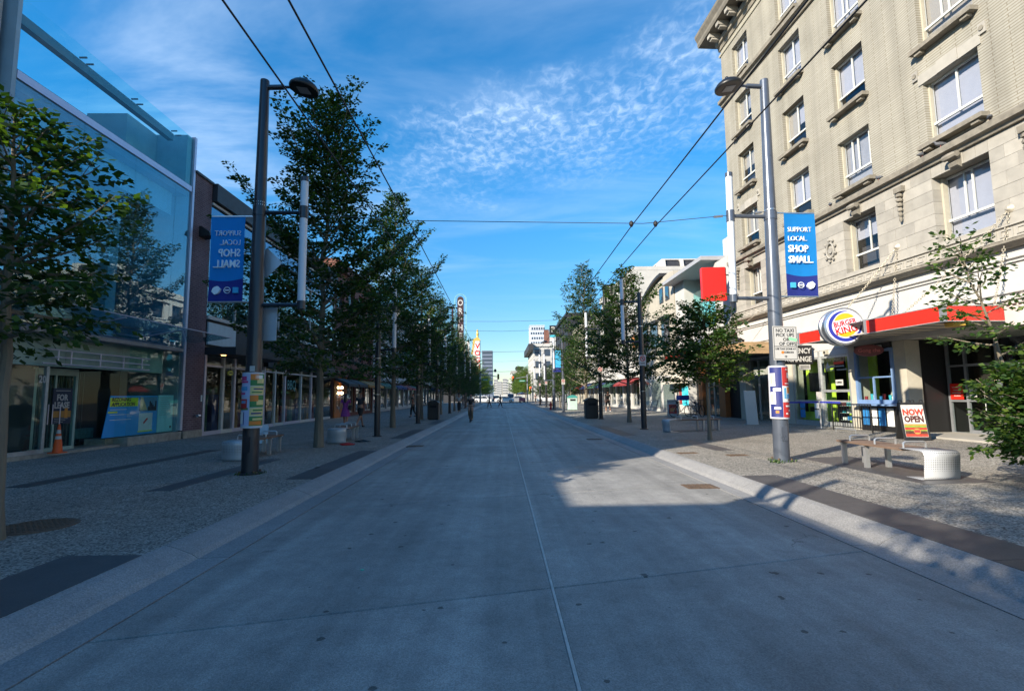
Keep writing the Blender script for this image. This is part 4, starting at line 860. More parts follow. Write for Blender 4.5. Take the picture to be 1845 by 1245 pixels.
# ---------------------------------------------------------------- right side beyond the hotel
wb = thing('white_restaurant_building', 'white modern restaurant building with deep roof overhang beside the brick hotel', 'building', (12.55, 0, 0))
a0, a1 = 26.75, 35.2
MB().box(0, 12, 26.75, 28.6, 4.9, 9.2).build('white_wall', M_wrend, wb); MB().box(0, 12, 33.4, a1, .3, 9.35).build('white_wall', M_wrend, wb); box('low_wall', M_wrend, wb, 0, .4, 28.61, 33.39, 4.3, 5.6)
box('stair_block', M_wrend, wb, 1.0, 12, 26.7, 29.4, 9.21, 10.9); box('back_wall', M_conc, wb, 3.0, 12, 28.61, 33.39, .3, 9.3)
MB().prism([(-.9, 9.35), (12, 9.25), (12, 9.62), (-.9, 9.58)], 28.2, a1+.1).build('roof_overhang', mat('grey overhang', (.34, .35, .38), .6, var=.08), wb)
for k in range(4): box('glass_panel', M_gpar, wb, .6, .62, 28.62+k*1.19, 29.78+k*1.19, 5.62, 8.4)
box('pale_panel', M_tealm, wb, 1.2, 1.3, 28.62, 33.3, 5.62, 8.4)
box('red_band', M_red, wb, -.35, 0, 25.95, 28.5, 3.98, 4.12); box('red_band', M_red, wb, -.35, -.01, 33.0, 36.9, 4.18, 4.42)
tx = text('Jollibee', .78, M_white, wb, (-.36, 34.0, 4.83), FACE_NX, .05, .02, .9)
box('shop_frame', M_black, wb, .5, .6, 26.8, 33.3, .2, 4.2); box('orange_pier', mat('orange timber pier', (.35, .11, .03), .6, var=.2), wb, .2, .49, 28.4, 29.2, .2, 3.9); box('orange_pier', mat('orange timber pier'), wb, .2, .49, 31.6, 32.2, .2, 3.9)
for k in range(3): f = MB().box(.3, .36, 29.3+k*.76, 29.36+k*.76, .25, 3.4).build('door_frame', M_alu, wb); box('pane', M_shopglass, f, .33, .34, 29.36+k*.76, 30.02+k*.76, .25, 3.4)
MB().prism([(0, 3.0), (-.9, 2.35), (-.9, 2.3), (0, 2.3)], 33.6, 36.4).build('awning', mat('cream awning', (.5, .46, .38), .8), wb)
box('menu_screen', mat('teal backlit menu', (.05, .5, .6), .5, emit=.5), wb, -.03, -.005, 33.5, 34.6, .8, 2.1); box('menu_board', M_fab[0], wb, -.03, -.005, 34.7, 35.15, .9, 2.2)
rsn = thing('red_box_sign', 'square red box sign projecting from the white restaurant building', 'sign', (11.35, 26.0, 7.4), R_(-6))
MB().box(-.62, .62, -.16, .16, -.9, .9, .02).build('box', mat('bright red sign', (.75, .015, .012), .4), rsn); box('back_edge', M_maroon, rsn, .621, .66, -.12, .16, -.88, .86); MB().tube([(.65, 0, .5), (1.3, .2, .5)], .04, 6).tube([(.65, 0, -.5), (1.3, .2, -.5)], .04, 6).build('bracket', M_grey, rsn)

cb = thing('curved_roof_building', 'beige building with stepped curved parapet beyond the white restaurant', 'building', (12.5, 35.3, 0))
pr = [(0, 3.0), (9.6, 3.0)]+[(9.6, 8.9), (8.6, 8.95)]+[(8.6-6.5*i/8, 8.95+1.6*math.sin(math.pi/2*i/8)) for i in range(1, 9)]+[(1.0, 10.6), (0, 10.5)]
MB().prism(pr, 0, 10, 'x').build('wall', M_beige, cb); box('lower_wall', M_wrend, cb, -.02, 10, 0.02, 9.58, .2, 2.99)
cap = [(8.7-6.6*i/8, 9.0+1.62*math.sin(math.pi/2*i/8)) for i in range(9)]
for k in range(8): (ya, za), (yb, zb_) = cap[k], cap[k+1]; MB().prism([(ya, za), (yb, zb_), (yb, zb_+.22), (ya, za+.22)], -.3, .6, 'x').build('coping', M_dgrey, cb)
for k in range(3):
    f = box('window', M_winframe, cb, -.04, .0, 1.2+k*2.7, 3.0+k*2.7, 5.3, 7.2); box('pane', M_pane, f, -.06, -.045, 1.3+k*2.7, 2.9+k*2.7, 5.4, 7.1); box('hood', M_dgrey, f, -.25, -.0, 1.1+k*2.7, 3.1+k*2.7, 7.25, 7.5)
    f = box('shop_window', M_alu, cb, -.06, -.025, .6+k*3, 3.1+k*3, .5, 2.8); box('pane', M_shopglass, f, -.08, -.065, .7+k*3, 3.0+k*3, .6, 2.7)
for k in range(2): f = box('upper_window', M_winframe, cb, -.04, 0, .9+k*1.4, 1.8+k*1.4, 8.6, 9.8); box('pane', M_gblue, f, -.06, -.045, 1+k*1.4, 1.7+k*1.4, 8.7, 9.7)
for k in range(7): box('shingle_panel', mat('orange awning cloth', (.42, .17, .05), .8, var=.3), cb, -.7, -.05, 8.0+k*.2, 8.17+k*.2, 5.9-.1*(k % 2), 6.8)
wt = simple_building('white_gallery_building', 'tall white building with plain end wall above the right street trees', -1, 12.5, 45.0, 61, 13.0, 14, M_wrend, 3, 5, 0)
ph = thing('rooftop_penthouse', 'white framed rooftop penthouse with dark slanted glazing', 'building', (0, 0, 0))
for k in range(2):
    MB().prism([(53.2, 12.95), (56, 12.95), (56, 16.3), (54.0, 16.3)], 18.3+k*1.95, 19.9+k*1.95, 'x').build('glazing', M_dgrey, ph)
for x in (17.9, 19.92, 21.87): MB().prism([(53.0, 12.95), (56.1, 12.95), (56.1, 16.45), (53.8, 16.45)], x, x+.36, 'x').build('fin', M_wrend, ph)
box('penthouse_roof', M_wrend, ph, 18.0, 22.3, 54.2, 57.5, 16.46, 16.6)
f = box('lit_windows', M_beige, ph, 18.9, 21.6, 53.55, 53.7, 14.9, 15.3)
simple_building('grey_shop_building', 'grey shop building halfway along the right side', -1, 12.4, 61.1, 73, 11, 12, M_conc, 2, 4, 1)
simple_building('beige_shop_building', 'beige building before the dark corner block on the right', -1, 12.4, 73.1, 84, 12, 12, M_beige, 3, 4, 0)
dk = simple_building('dark_corner_building', 'dark charcoal corner building with parking sign on the right', -1, 11.3, 84.1, 103, 15.2, 12, mat('near black cladding', (.014, .015, .02), .6), 4, 5, None)
ps = thing('parking_sign', 'square black parking sign with white letter on the dark corner building', 'sign', (8.75, 84.0, 12.6))
MB().box(-.52, .52, -.1, .1, -.85, .75).build('box', M_black, ps); text('P', 1.3, M_white, ps, (.05, -.12, .0), FACE_CAM, .01, .02); MB().tube([(.5, 0, .3), (2.6, .15, .3)], .05, 6).build('bracket', M_black, ps); box('lower_band', M_cup[1], ps, -.5, .5, -.1, .1, -1.25, -.88)
rb = thing('blade_sign', 'black vertical blade sign with white letters above the right trees', 'sign', (9.0, 41.0, 9.85))
MB().box(-.46, .46, -.12, .12, -4.6, .9).build('box', M_black, rb)
for k, ch in enumerate('ER'):
    o = text(ch, .66, M_white, rb, (0, -.13, .45-k*.84), FACE_CAM, .008, .012); fr = MB().box(-.4, .4, -.135, -.12, .05-k*.84, .07-k*.84).box(-.4, -.38, -.135, -.12, .07-k*.84, .87-k*.84).box(.38, .4, -.135, -.12, .07-k*.84, .87-k*.84).build('letter_border', M_white, rb)
MB().tube([(.4, 0, -.5), (3.5, 0, -.5)], .06, 6).tube([(.4, 0, -3.5), (3.5, 0, -3.5)], .06, 6).build('bracket', M_grey, rb)

# ---------------------------------------------------------------- theatre blade signs on the left
o1 = thing('theatre_blade_sign', 'tall dark theatre sign with stacked white letters and green neon arch', 'sign', (-8.0, 98, 0))
M_oxb = mat('oxblood sign', (.045, .014, .016), .5); M_neon = mat('pale green neon tube', (.25, .5, .48), .4); M_goldp = mat('gold leaf', (.62, .42, .10), .5, .2)
MB().prism([(-.62, 7)]+[(.62, 7)]+[(.62*math.cos(math.pi*i/10), 20.6+.62*math.sin(math.pi*i/10)) for i in range(11)], -.25, .25).build('box', M_oxb, o1)
for k, ch in enumerate('ORPHEUM'): text(ch, 1.7, M_white, o1, (0, -.27, 19.9-k*1.65), FACE_CAM, .02, .03, .8)
for rr in (1.05, 1.2): MB().tube([(-rr, 0, 8)]+[(-rr, 0, 14), (-rr, 0, 20.3)]+[(rr*math.cos(math.pi*(1-i/8)), 0, 20.6+rr*math.sin(math.pi*(1-i/8))) for i in range(9)]+[(rr, 0, 14), (rr, 0, 8)], .045, 6).build('neon_tube', M_neon, o1)
for k in range(6): MB().tube([(-1.2, 0, 9+k*2.2), (-.6, 0, 9+k*2.2)], .03, 5).tube([(.6, 0, 9+k*2.2), (1.2, 0, 9+k*2.2)], .03, 5).build('strut', M_oxb, o1)
MB().box(-1.75, -1.4, -.1, .1, 8, 19.2).build('side_panel', M_oxb, o1)
for z in (10, 18.5): MB().tube([(-4, .1, z), (-.6, .1, z)], .06, 6).build('bracket', M_oxb, o1)
o2 = thing('goddess_theatre_sign', 'white theatre sign with gold crown and red letters further up the left side', 'sign', (-7.5, 150, 0))
MB().prism([(-1.7, 6), (1.0, 6), (1.0, 18.0), (-.35, 18.0), (-1.05, 14)], -.5, .5).build('box', mat('sign ivory', (.7, .66, .62), .6), o2)
MB().prism([(1.01, 6), (1.2, 6), (1.2, 18.3), (1.01, 18.3)], -.4, .4).build('edge', M_steelb, o2)
MB().prism([(-1.6, 14), (-1.1, 14), (-.4, 18.05), (1.2, 18.05), (1.2, 18.4), (.8, 18.9), (.35, 19.2), (-.3, 18.9), (-1.0, 18.4), (-1.2, 16)], -.55, .55).build('gold_frame', M_goldp, o2)
MB().lathe([(.4, 18.9), (.3, 19.5), (.42, 20.2), (.25, 20.8), (.3, 21.2), (.1, 21.5)], 8, 'z', (.35, 0, 0)).build('finial_figure', M_goldp, o2)
for k, ch in enumerate('VOGUE'): text(ch, 2.2, M_let, o2, (.35, -.52, 16.4-k*2.1), FACE_CAM, .02, .04)
o3 = thing('ivory_blade_sign', 'narrow ivory blade sign with dark letters beside the gold crowned sign', 'sign', (-8.9, 128, 0))
MB().box(-.75, .75, -.2, .2, 5, 15.6).build('box', mat('sign ivory'), o3); MB().tube([(-3, 0, 9), (-.7, 0, 9)], .06, 6).build('bracket', M_black, o3)
for k, ch in enumerate('DANCE'): pass
for k in range(5): box('letter_block', M_black, o3, -.3, .3-.1*(k % 2), -.23, -.2, 13.4-k*2, 14.6-k*2)

# ---------------------------------------------------------------- far end
M_fwin = mat('far window', (.05, .07, .10), .2)
def far_block(name, label, x0, x1, y0, y1, h, wm, nx, nz, z0=4, ww=.6, hh=.55, part='window', wmat=None):
    t = thing(name, label, 'building', (0, 0, 0)); MB().box(x0, x1, y0, y1, 0, h).build('wall', wm, t); box('parapet', wm, t, x0-.3, x1+.3, y0-.3, y1, h+.01, h+.8)
    bw, bh = (x1-x0)/nx, (h-z0)/nz; me = MB().box(-bw*ww/2, bw*ww/2, -.12, 0, -bh*hh/2, bh*hh/2).mesh(part); me.materials.append(wmat or M_fwin)
    for i in range(nx):
        for j in range(nz): link(part, me, t, (x0+(i+.5)*bw, y0-.01, z0+(j+.5)*bh))
    return t
fw_ = far_block('far_white_building', 'pale corner building with dark projecting cornice beyond the cross street', 8.6, 16, 134, 160, 14.6, M_wrend, 3, 3, 5)
MB().prism([(7.2, 15.42), (9.0, 13.6), (17, 13.6), (17, 15.42)], 132.5, 160).build('cornice', M_dgrey, fw_) if False else MB().box(7.3, 8.58, 132.6, 160, 13.6, 15.3).build('cornice', M_dgrey, fw_)
box('stair_tower', M_wrend, fw_, 13.4, 16.5, 136, 140, 15.5, 19.4); box('red_panel', M_redbr, fw_, 11.9, 13.2, 137, 138, 15.5, 19.6)
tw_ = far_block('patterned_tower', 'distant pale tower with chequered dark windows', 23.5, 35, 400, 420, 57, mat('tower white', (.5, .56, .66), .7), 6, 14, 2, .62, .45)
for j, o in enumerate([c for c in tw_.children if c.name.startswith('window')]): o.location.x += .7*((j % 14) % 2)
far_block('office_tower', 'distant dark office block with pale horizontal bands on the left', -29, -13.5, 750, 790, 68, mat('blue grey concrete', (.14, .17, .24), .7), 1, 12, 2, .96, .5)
far_block('far_right_block', 'distant low grey block above the far right trees', 5.2, 16, 260, 290, 13.5, M_conc, 4, 3, 3); far_block('far_right_tower', 'narrow dark distant block right of the street end', 9.0, 13, 300, 320, 18, M_dgrey, 2, 5, 3)
far_block('far_left_block', 'dark building beyond the cross street on the left', -22, -12.2, 131, 165, 9, M_dgrey, 4, 2)
simple_building('far_left_shop_building', 'shop building beyond the cross street under the gold crowned sign', 1, -11.9, 165.2, 200, 12, 10, M_beige, 3, 8)
for i, (x, y, w, h, c) in enumerate(((-9, 900, 9, 26, M_wrend), (2, 980, 8, 34, M_wrend), (13, 940, 10, 24, M_conc), (-2, 1100, 7, 30, M_beige), (24, 1000, 12, 30, M_wrend), (-16, 1020, 9, 34, M_wrend), (10, 1150, 6, 38, M_wrend))):
    far_block('distant_building', ('distant pale block at the very end of the street, '+('leftmost but one', 'middle', 'right of the middle', 'behind the middle', 'rightmost', 'leftmost', 'tallest at the back')[i]), x, x+w, y, y+20, h, c, 4, 6, 3)
hl = MB(); hr = random.Random(4); n = 40
top = [52+30*math.sin(i*.23+1)+10*hr.random() for i in range(n+1)]
for i in range(n):
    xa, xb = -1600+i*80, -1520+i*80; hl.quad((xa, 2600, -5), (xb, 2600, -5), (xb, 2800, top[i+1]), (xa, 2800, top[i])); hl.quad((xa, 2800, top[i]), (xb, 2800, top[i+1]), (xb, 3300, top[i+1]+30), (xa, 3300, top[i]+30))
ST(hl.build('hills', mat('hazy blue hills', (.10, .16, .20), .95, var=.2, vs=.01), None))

# ---------------------------------------------------------------- traffic lights at the cross street
M_tyel = mat('signal yellow', (.55, .33, .03), .5); M_sig = mat('red signal light', (1, .03, .02), .5, emit=3); M_sigd = mat('unlit signal lens', (.03, .03, .03), .4); M_green = mat('street name green', (.0, .22, .13), .5)
def signal(x, z, y=101.0, label='', lit=True, arm=None):
    t = thing('traffic_light', label, 'traffic light', (x, y, z))
    MB().box(-.2, .2, -.12, .12, -.55, .55, .03).build('housing', M_tyel, t)
    for k, zz in enumerate((.34, 0, -.34)): l = MB().lathe([(.13, -.14), (.13, -.12)], 12, 'y', (0, 0, zz)).build('lens', M_sig if (k == 0 and lit) else M_sigd, t); MB().lathe([(.15, -.3), (.15, -.12)], 12, 'y', (0, 0, zz), cap=False).build('visor', M_black, l)
    if arm: MB().tube([(0, .15, .0), (arm-x, .15, .5)], .07, 8).tube([(arm-x, .15, .9), (arm-x, .15, -z)], .11, 8).build('mast', M_grey, t)
    return t
signal(-.66, 5.4, label='yellow traffic light over the road, left of the street end', lit=False, arm=-4.4); signal(2.3, 4.9, label='traffic light showing red over the road at the cross street', arm=5.2); signal(5.8, 2.8, label='low traffic light showing red at the right corner', arm=6.3)
for x0, x1, z, lb in ((-4.0, -2.7, 4.8, 'green street name plate on the left mast arm'), (3.5, 4.8, 4.5, 'green street name plate on the right mast arm')):
    t = thing('street_name_sign', lb, 'sign', ((x0+x1)/2, 100.7, z)); box('plate', M_green, t, -.62, .62, -.02, .02, -.17, .17); box('print_line', M_white, t, -.45, .45, -.026, -.021, -.05, .05); MB().tube([(-.4, .03, 0), (-.4, .03, .4)], .02, 5).build('hanger', M_grey, t)
t = thing('white_regulation_sign', 'white square sign hung from the left mast arm', 'sign', (-2.14, 100.7, 4.2)); box('plate', M_white, t, -.3, .3, -.02, .02, -.35, .35); MB().tube([(0, .03, .3), (0, .03, .9)], .02, 5).build('hanger', M_grey, t)
t = thing('black_signal_mast', 'grey mast with a dark round lamp above the left traffic light', 'street lamp', (-1.9, 103, 0)); MB().tube([(-2.4, 0, 0), (-2.4, 0, 6.6)], .09, 8).tube([(-2.4, 0, 6.6), (.6, 0, 6.6)], .05, 6).build('mast', M_grey, t); MB().lathe([(.05, .4), (.25, .2), (.28, -.1), (.1, -.3)], 10, 'z', (.6, 0, 6.7)).build('lamp_head', M_black, t)
# ---------------------------------------------------------------- trees
def mat_leaf(name, c1, c2, c3):
    m = bpy.data.materials.new(name); m.use_nodes = True; nt = m.node_tree; nt.nodes.clear(); N = nt.nodes.new; L = nt.links.new
    o = N('ShaderNodeOutputMaterial'); g = N('ShaderNodeNewGeometry'); cr = N('ShaderNodeValToRGB'); L(g.outputs['Random Per Island'], cr.inputs[0])
    e = cr.color_ramp.elements; e[0].color = (*c1, 1); e[0].position = 0; e[1].color = (*c3, 1); e[1].position = 1; k = e.new(.6); k.color = (*c2, 1)
    b = N('ShaderNodeBsdfPrincipled'); b.inputs['Roughness'].default_value = .5; b.inputs['Specular IOR Level'].default_value = .35; L(cr.outputs[0], b.inputs['Base Color'])
    t = N('ShaderNodeBsdfTranslucent'); vm = N('ShaderNodeVectorMath'); vm.operation = 'MULTIPLY'; L(cr.outputs[0], vm.inputs[0]); vm.inputs[1].default_value = (2.1, 2.3, .8); L(vm.outputs[0], t.inputs['Color'])
    mx = N('ShaderNodeMixShader'); mx.inputs[0].default_value = .30; L(b.outputs[0], mx.inputs[1]); L(t.outputs[0], mx.inputs[2]); L(mx.outputs[0], o.inputs[0]); return m
M_leaf = mat_leaf('hornbeam leaf', (.013, .036, .010), (.027, .066, .014), (.075, .125, .02))
M_leaf2 = mat_leaf('young leaf', (.018, .048, .012), (.036, .085, .016), (.10, .15, .022))
M_bark = mat('grey bark', (.17, .145, .11), .9, var=.35, vs=6, bump=.7, bs=25, stretch=(1, 1, .25))
def tree_data(seed, H, z0, prof, nprim, leaf, dens, up=(20, 62), tr=.085, lean=(0, 0), flat=.35):
    """prof(u) = crown radius for u=0 (crown base) .. 1 (tip). returns branch mesh builder and leaf arrays"""
    g = np.random.default_rng(seed); mb = MB(); segs = []
    n = 12; pts = []; wob = g.normal(0, .05, (n+1, 2)); wob[0] = 0
    for i in range(n+1):
        u = i/n; pts.append((lean[0]*u+wob[i, 0]*u*H*.12, lean[1]*u+wob[i, 1]*u*H*.12, u*H*.97))
    mb.tube(pts, [tr*(1.25 if i == 0 else 1)*(1-.93*(i/n)**.9)+.006 for i in range(n+1)], 9)
    P = np.array(pts)
    def trunk(z):
        i = np.clip(z/(H*.97)*n, 0, n-1e-6); k = int(i); return P[k]+(P[k+1]-P[k])*(i-k)
    cen = []; dirs = []; norms = []; sizes = []
    for i in range(nprim):
        u = ((i+.5)/nprim)**.92; z = z0+(H*.985-z0)*u*.96
        az = i*2.39996+g.normal(0, .3); Rr = prof(u)*g.uniform(.55, 1.38); el = math.radians(up[0]+(up[1]-up[0])*u+g.normal(0, 7))
        b0 = trunk(min(z-Rr*math.tan(el)*.45 if z-Rr*math.tan(el)*.45 > z0*.93 else z0*.95+.1*i/nprim, H*.94))
        L_ = Rr/max(.35, math.cos(el)); d = np.array([math.cos(az)*math.cos(el), math.sin(az)*math.cos(el), math.sin(el)])
        side = np.array([-math.sin(az), math.cos(az), 0]); k = 7; bp = []
        for j in range(k+1):
            t = j/k; bp.append(b0+d*L_*t+np.array([0, 0, 1])*(L_*.14*t*t)+side*g.normal(0, .02)*L_*t)
        r0 = max(.012, tr*.33*(1-u*.7)); mb.tube([tuple(p) for p in bp], [r0*(1-.85*j/k)+.003 for j in range(k+1)], 5, cap=False)
        bp = np.array(bp); ns = max(4, int(L_*6.5))
        for s in range(ns):
            t = .16+.84*(s+.5)/ns+g.normal(0, .02); t = min(max(t, .1), .999); q = t*k; a = int(q); p0 = bp[a]+(bp[min(a+1, k)]-bp[a])*(q-a)
            sl = (0.28+.30*L_*(1-t)+.12*g.random())*g.uniform(.7, 1.3); sl = min(sl, 1.25)
            sg = 1 if s % 2 else -1; ang = g.uniform(.7, 1.15); w = d*math.cos(ang)+side*sg*math.sin(ang)+np.array([0, 0, g.normal(.08, .22)]); w /= np.linalg.norm(w)
            p1 = p0+w*sl; segs.append((p0, p1))
            nl = max(5, int(sl*dens)); tt = (np.arange(nl)+g.random(nl))/nl; alt = np.where(np.arange(nl) % 2 == 0, 1.0, -1.0)
            wn = np.cross(w, [0, 0, 1.0]); wn /= max(1e-6, np.linalg.norm(wn))
            off = wn[None, :]*(alt*g.uniform(.02, .16, nl)*(1.1-.6*tt))[:, None]+g.normal(0, .035, (nl, 3))+np.array([0, 0, -1.0])*(tt**2*sl*.16)[:, None]
            c = p0+(p1-p0)*tt[:, None]+off
            dd = w[None, :]*.75+wn[None, :]*alt[:, None]*.8+g.normal(0, .35, (nl, 3))+np.array([0, 0, -.22]); dd /= np.linalg.norm(dd, axis=1)[:, None]
            nn = np.array([0, 0, 1.0])+g.normal(0, flat+.2, (nl, 3)); 
            cen.append(c); dirs.append(dd); norms.append(nn); sizes.append(leaf*g.uniform(.65, 1.25, nl))
    for p0, p1 in segs[::2]: mb.tube([tuple(p0), tuple((p0+p1)/2+np.array([0, 0, .02])), tuple(p1)], [.006, .0045, .002], 3, cap=False)
    c = np.concatenate(cen); dd = np.concatenate(dirs); nn = np.concatenate(norms); s = np.concatenate(sizes)[:, None]
    side = np.cross(dd, nn); side /= np.linalg.norm(side, axis=1)[:, None]; up_ = np.cross(side, dd)
    v = np.stack([c, c+dd*s*.5+side*s*.34-up_*s*.06, c+dd*s*1.05-up_*s*.1, c+dd*s*.5-side*s*.34-up_*s*.06], 1).reshape(-1, 3)
    return mb, v
def leaf_mesh(v, m):
    n = len(v)//4; me = bpy.data.meshes.new('crown'); me.vertices.add(4*n); me.vertices.foreach_set('co', v.astype(np.float32).ravel())
    me.loops.add(6*n); me.polygons.add(2*n); b = np.arange(n)[:, None]*4; idx = (b+np.array([0, 1, 2, 0, 2, 3])[None, :]).ravel()
    me.loops.foreach_set('vertex_index', idx.astype(np.int32)); me.polygons.foreach_set('loop_start', np.arange(0, 6*n, 3, dtype=np.int32)); me.polygons.foreach_set('loop_total', np.full(2*n, 3, dtype=np.int32))
    me.update(); me.validate(); me.materials.append(m); return me
def make_tree(label, loc, data, m=M_leaf, rz=0.0, group='street trees in the paving', name='street_tree'):
    t = thing(name, label, 'tree', loc, rz, group); mb, v = data
    mb.build('trunk', M_bark, t, smooth=True); o = link('crown', leaf_mesh(v, m), t); tag(o, kind='stuff'); return t
def bell(w, lo=.35, pk=.3, tip=.06):
    def f(u): return w*(lo+(1-lo)*u/pk if u < pk else tip+(1-tip)*(1-(u-pk)/(1-pk))**.85)
    return f
T1 = make_tree('tall dense tree directly behind the left lamp post', (-5.62, 15.65, zL(-5.6)), tree_data(21, 11.7, 2.15, bell(2.85, .85, .18, .10), 72, .115, 58, (14, 66), .125))
T2 = make_tree('left row tree beside the second light tube', (-5.36, 24.9, zL(-5.4)), tree_data(22, 12.1, 2.1, bell(2.5, .9, .25, .10), 62, .125, 48, (15, 62), .12))
T3 = make_tree('left row tree behind the rubbish bin', (-5.3, 33.2, zL(-5.3)), tree_data(23, 10.2, 2.1, bell(2.4, .9, .35, .12), 56, .135, 42, (18, 60), .12))
for i, (y, s) in enumerate(((42, .92), (51, .78), (60, .8), (69, .72), (78, .72), (88, .66))):
    dup((T3, T2)[i % 2], (-5.1+.3*(i % 2), y, .13), 1.3*i+.7, 'left row tree, '+('fourth', 'fifth', 'sixth', 'seventh', 'eighth', 'ninth')[i]+' from the camera', (s, s, s*(.95 if i % 2 else 1.05)))
# foreground tree cut by the left frame edge
T0 = make_tree('leafy foreground tree with pale trunk at the left frame edge', (-5.58, 5.75, zL(-5.6)), tree_data(31, 5.0, 2.2, bell(1.15, .9, .4, .08), 40, .10, 58, (-6, 50), .085, (-.12, .0)), M_leaf)
# right row
T4 = make_tree('small leafy tree in front of the tan canopy on the right', (6.62, 16.0, zR(6.6)), tree_data(41, 4.3, 1.75, bell(1.25, .85, .4, .45), 50, .10, 85, (-2, 40), .06), M_leaf2)
T5 = make_tree('right row tree beside the short light pole', (6.75, 26.6, zR(6.7)), tree_data(42, 8.6, 2.1, bell(2.5, .95, .2, .08), 54, .125, 46, (10, 58), .10), M_leaf)
T6 = make_tree('tall conical right row tree against the sky', (6.4, 37.8, zR(6.4)), tree_data(43, 12.0, 2.1, bell(2.6, .75, .2, .06), 66, .13, 42, (15, 60), .12), M_leaf)
for i, (y, s) in enumerate(((48, .62), (57, .58), (66, .56), (75, .52), (85, .5))):
    dup(T6 if i % 2 else T5, (6.6, y, .15), 2.1*i+.4, 'right row tree, '+('fourth', 'fifth', 'sixth', 'seventh', 'eighth')[i]+' from the camera', (s, s, s*(1 if i % 2 else 1.2)))
T7 = make_tree('thin young tree leaning in from the right frame edge', (9.35, 8.6, zR(9)), tree_data(51, 4.2, 2.0, bell(.65, .8, .4, .3), 13, .10, 52, (5, 50), .045, (-1.0, .1)), M_leaf2)
T8 = make_tree('low dense bush cut by the right frame edge', (8.2, 7.4, zR(7.8)), tree_data(52, 1.65, .4, bell(.72, .85, .4, .35), 46, .085, 120, (5, 60), .03), M_leaf2, name='bush', group='shrubs on the pavement')
# unseen trees added behind the camera so their shade reaches the road
for i, (x, y) in enumerate(((-5.7, -4.2), (-5.7, -9.5), (-5.7, -15))): dup(T3, (x, y, .14), 1.9*i+.3, 'street tree behind the camera, '+('nearest', 'middle', 'farthest')[i]+' one')
# beyond the cross street: sunlight put into a lighter, yellower leaf colour
M_leaf_sunlit = mat_leaf('sunlit leaf', (.06, .12, .012), (.10, .18, .018), (.20, .26, .03))
far_crown = {}
for i, (x, y, s) in enumerate(((-7.5, 136, 1.15), (-7.0, 150, 1.0), (-6.5, 172, 1.0), (-6.5, 200, 1.0), (6.6, 136, .85), (7.2, 150, 1.0), (6.2, 172, 1.05), (6.5, 200, 1.1), (-7, 240, 1.1), (7, 240, 1.1))):
    o = dup(T3 if i % 2 else T2, (x, y, .12), 1.1*i, 'sunlit tree beyond the cross street on the '+('left' if x < 0 else 'right')+', '+('nearest', 'second', 'third', 'fourth', 'nearest', 'second', 'third', 'fourth', 'farthest', 'farthest')[i], (s*1.3, s*1.3, s*.92)); o['group'] = 'trees beyond the cross street'
    for c in o.children:
        if c.name.startswith('crown'):
            if c.data.name not in far_crown: m_ = c.data.copy(); m_.materials.clear(); m_.materials.append(M_leaf_sunlit); far_crown[c.data.name] = m_
            c.data = far_crown[c.data.name]
# ---------------------------------------------------------------- lamp posts
M_pole = mat('shaded pole paint', (.028, .031, .040), .35, .3, var=.12, vs=2.5, coat=.3)  # shade on the left poles put into a darker paint colour
M_polegrey = mat('slate pole paint', (.10, .118, .155), .30, .35, var=.12, vs=2.5, coat=.3)
M_band = mat('stainless strap', (.6, .6, .6), .3, .9)
M_tube = mat('frosted light tube', (.62, .66, .72), .35, var=.03)
def cloth(name, c, k=.45):
    m = mat(name, c, .7, var=.06, vs=3); nt = m.node_tree; b = nt.nodes['Principled BSDF']; o = nt.nodes['Material Output']; t = nt.nodes.new('ShaderNodeBsdfTranslucent'); mx = nt.nodes.new('ShaderNodeMixShader'); mx.inputs[0].default_value = k
    nt.links.new(b.inputs['Base Color'].links[0].from_socket, t.inputs['Color']); nt.links.new(b.outputs[0], mx.inputs[1]); nt.links.new(t.outputs[0], mx.inputs[2]); nt.links.new(mx.outputs[0], o.inputs[0]); return m
M_bcy = cloth('banner blue', (.010, .29, .78)); M_bnv = cloth('banner navy', (.028, .045, .30)); M_blet = mat('banner lettering', (.82, .88, .94), .7); M_bcy2 = mat('banner cyan print', (.05, .40, .68), .7)
def add_tube(t, s, z0, z1, x, zc, m, ra=.05):
    MB().tube([(x, 0, z0+.16), (x, 0, z1-.1)], .078, 14).build('light_tube', M_tube, t, smooth=True)
    for a, b, r_ in ((zc-.13, zc+.13, .092), (z0, z0+.17, .085), (z1-.1, z1, .083)): MB().tube([(x, 0, a), (x, 0, b)], r_, 14).build('tube_collar', m, t, smooth=True)
    for z in (zc, z0+.09): MB().tube([(0, 0, z), (s*.5, 0, z), (x, 0, z)], [ra, ra*.9, ra*.8], 8).build('tube_arm', m, t, smooth=True)
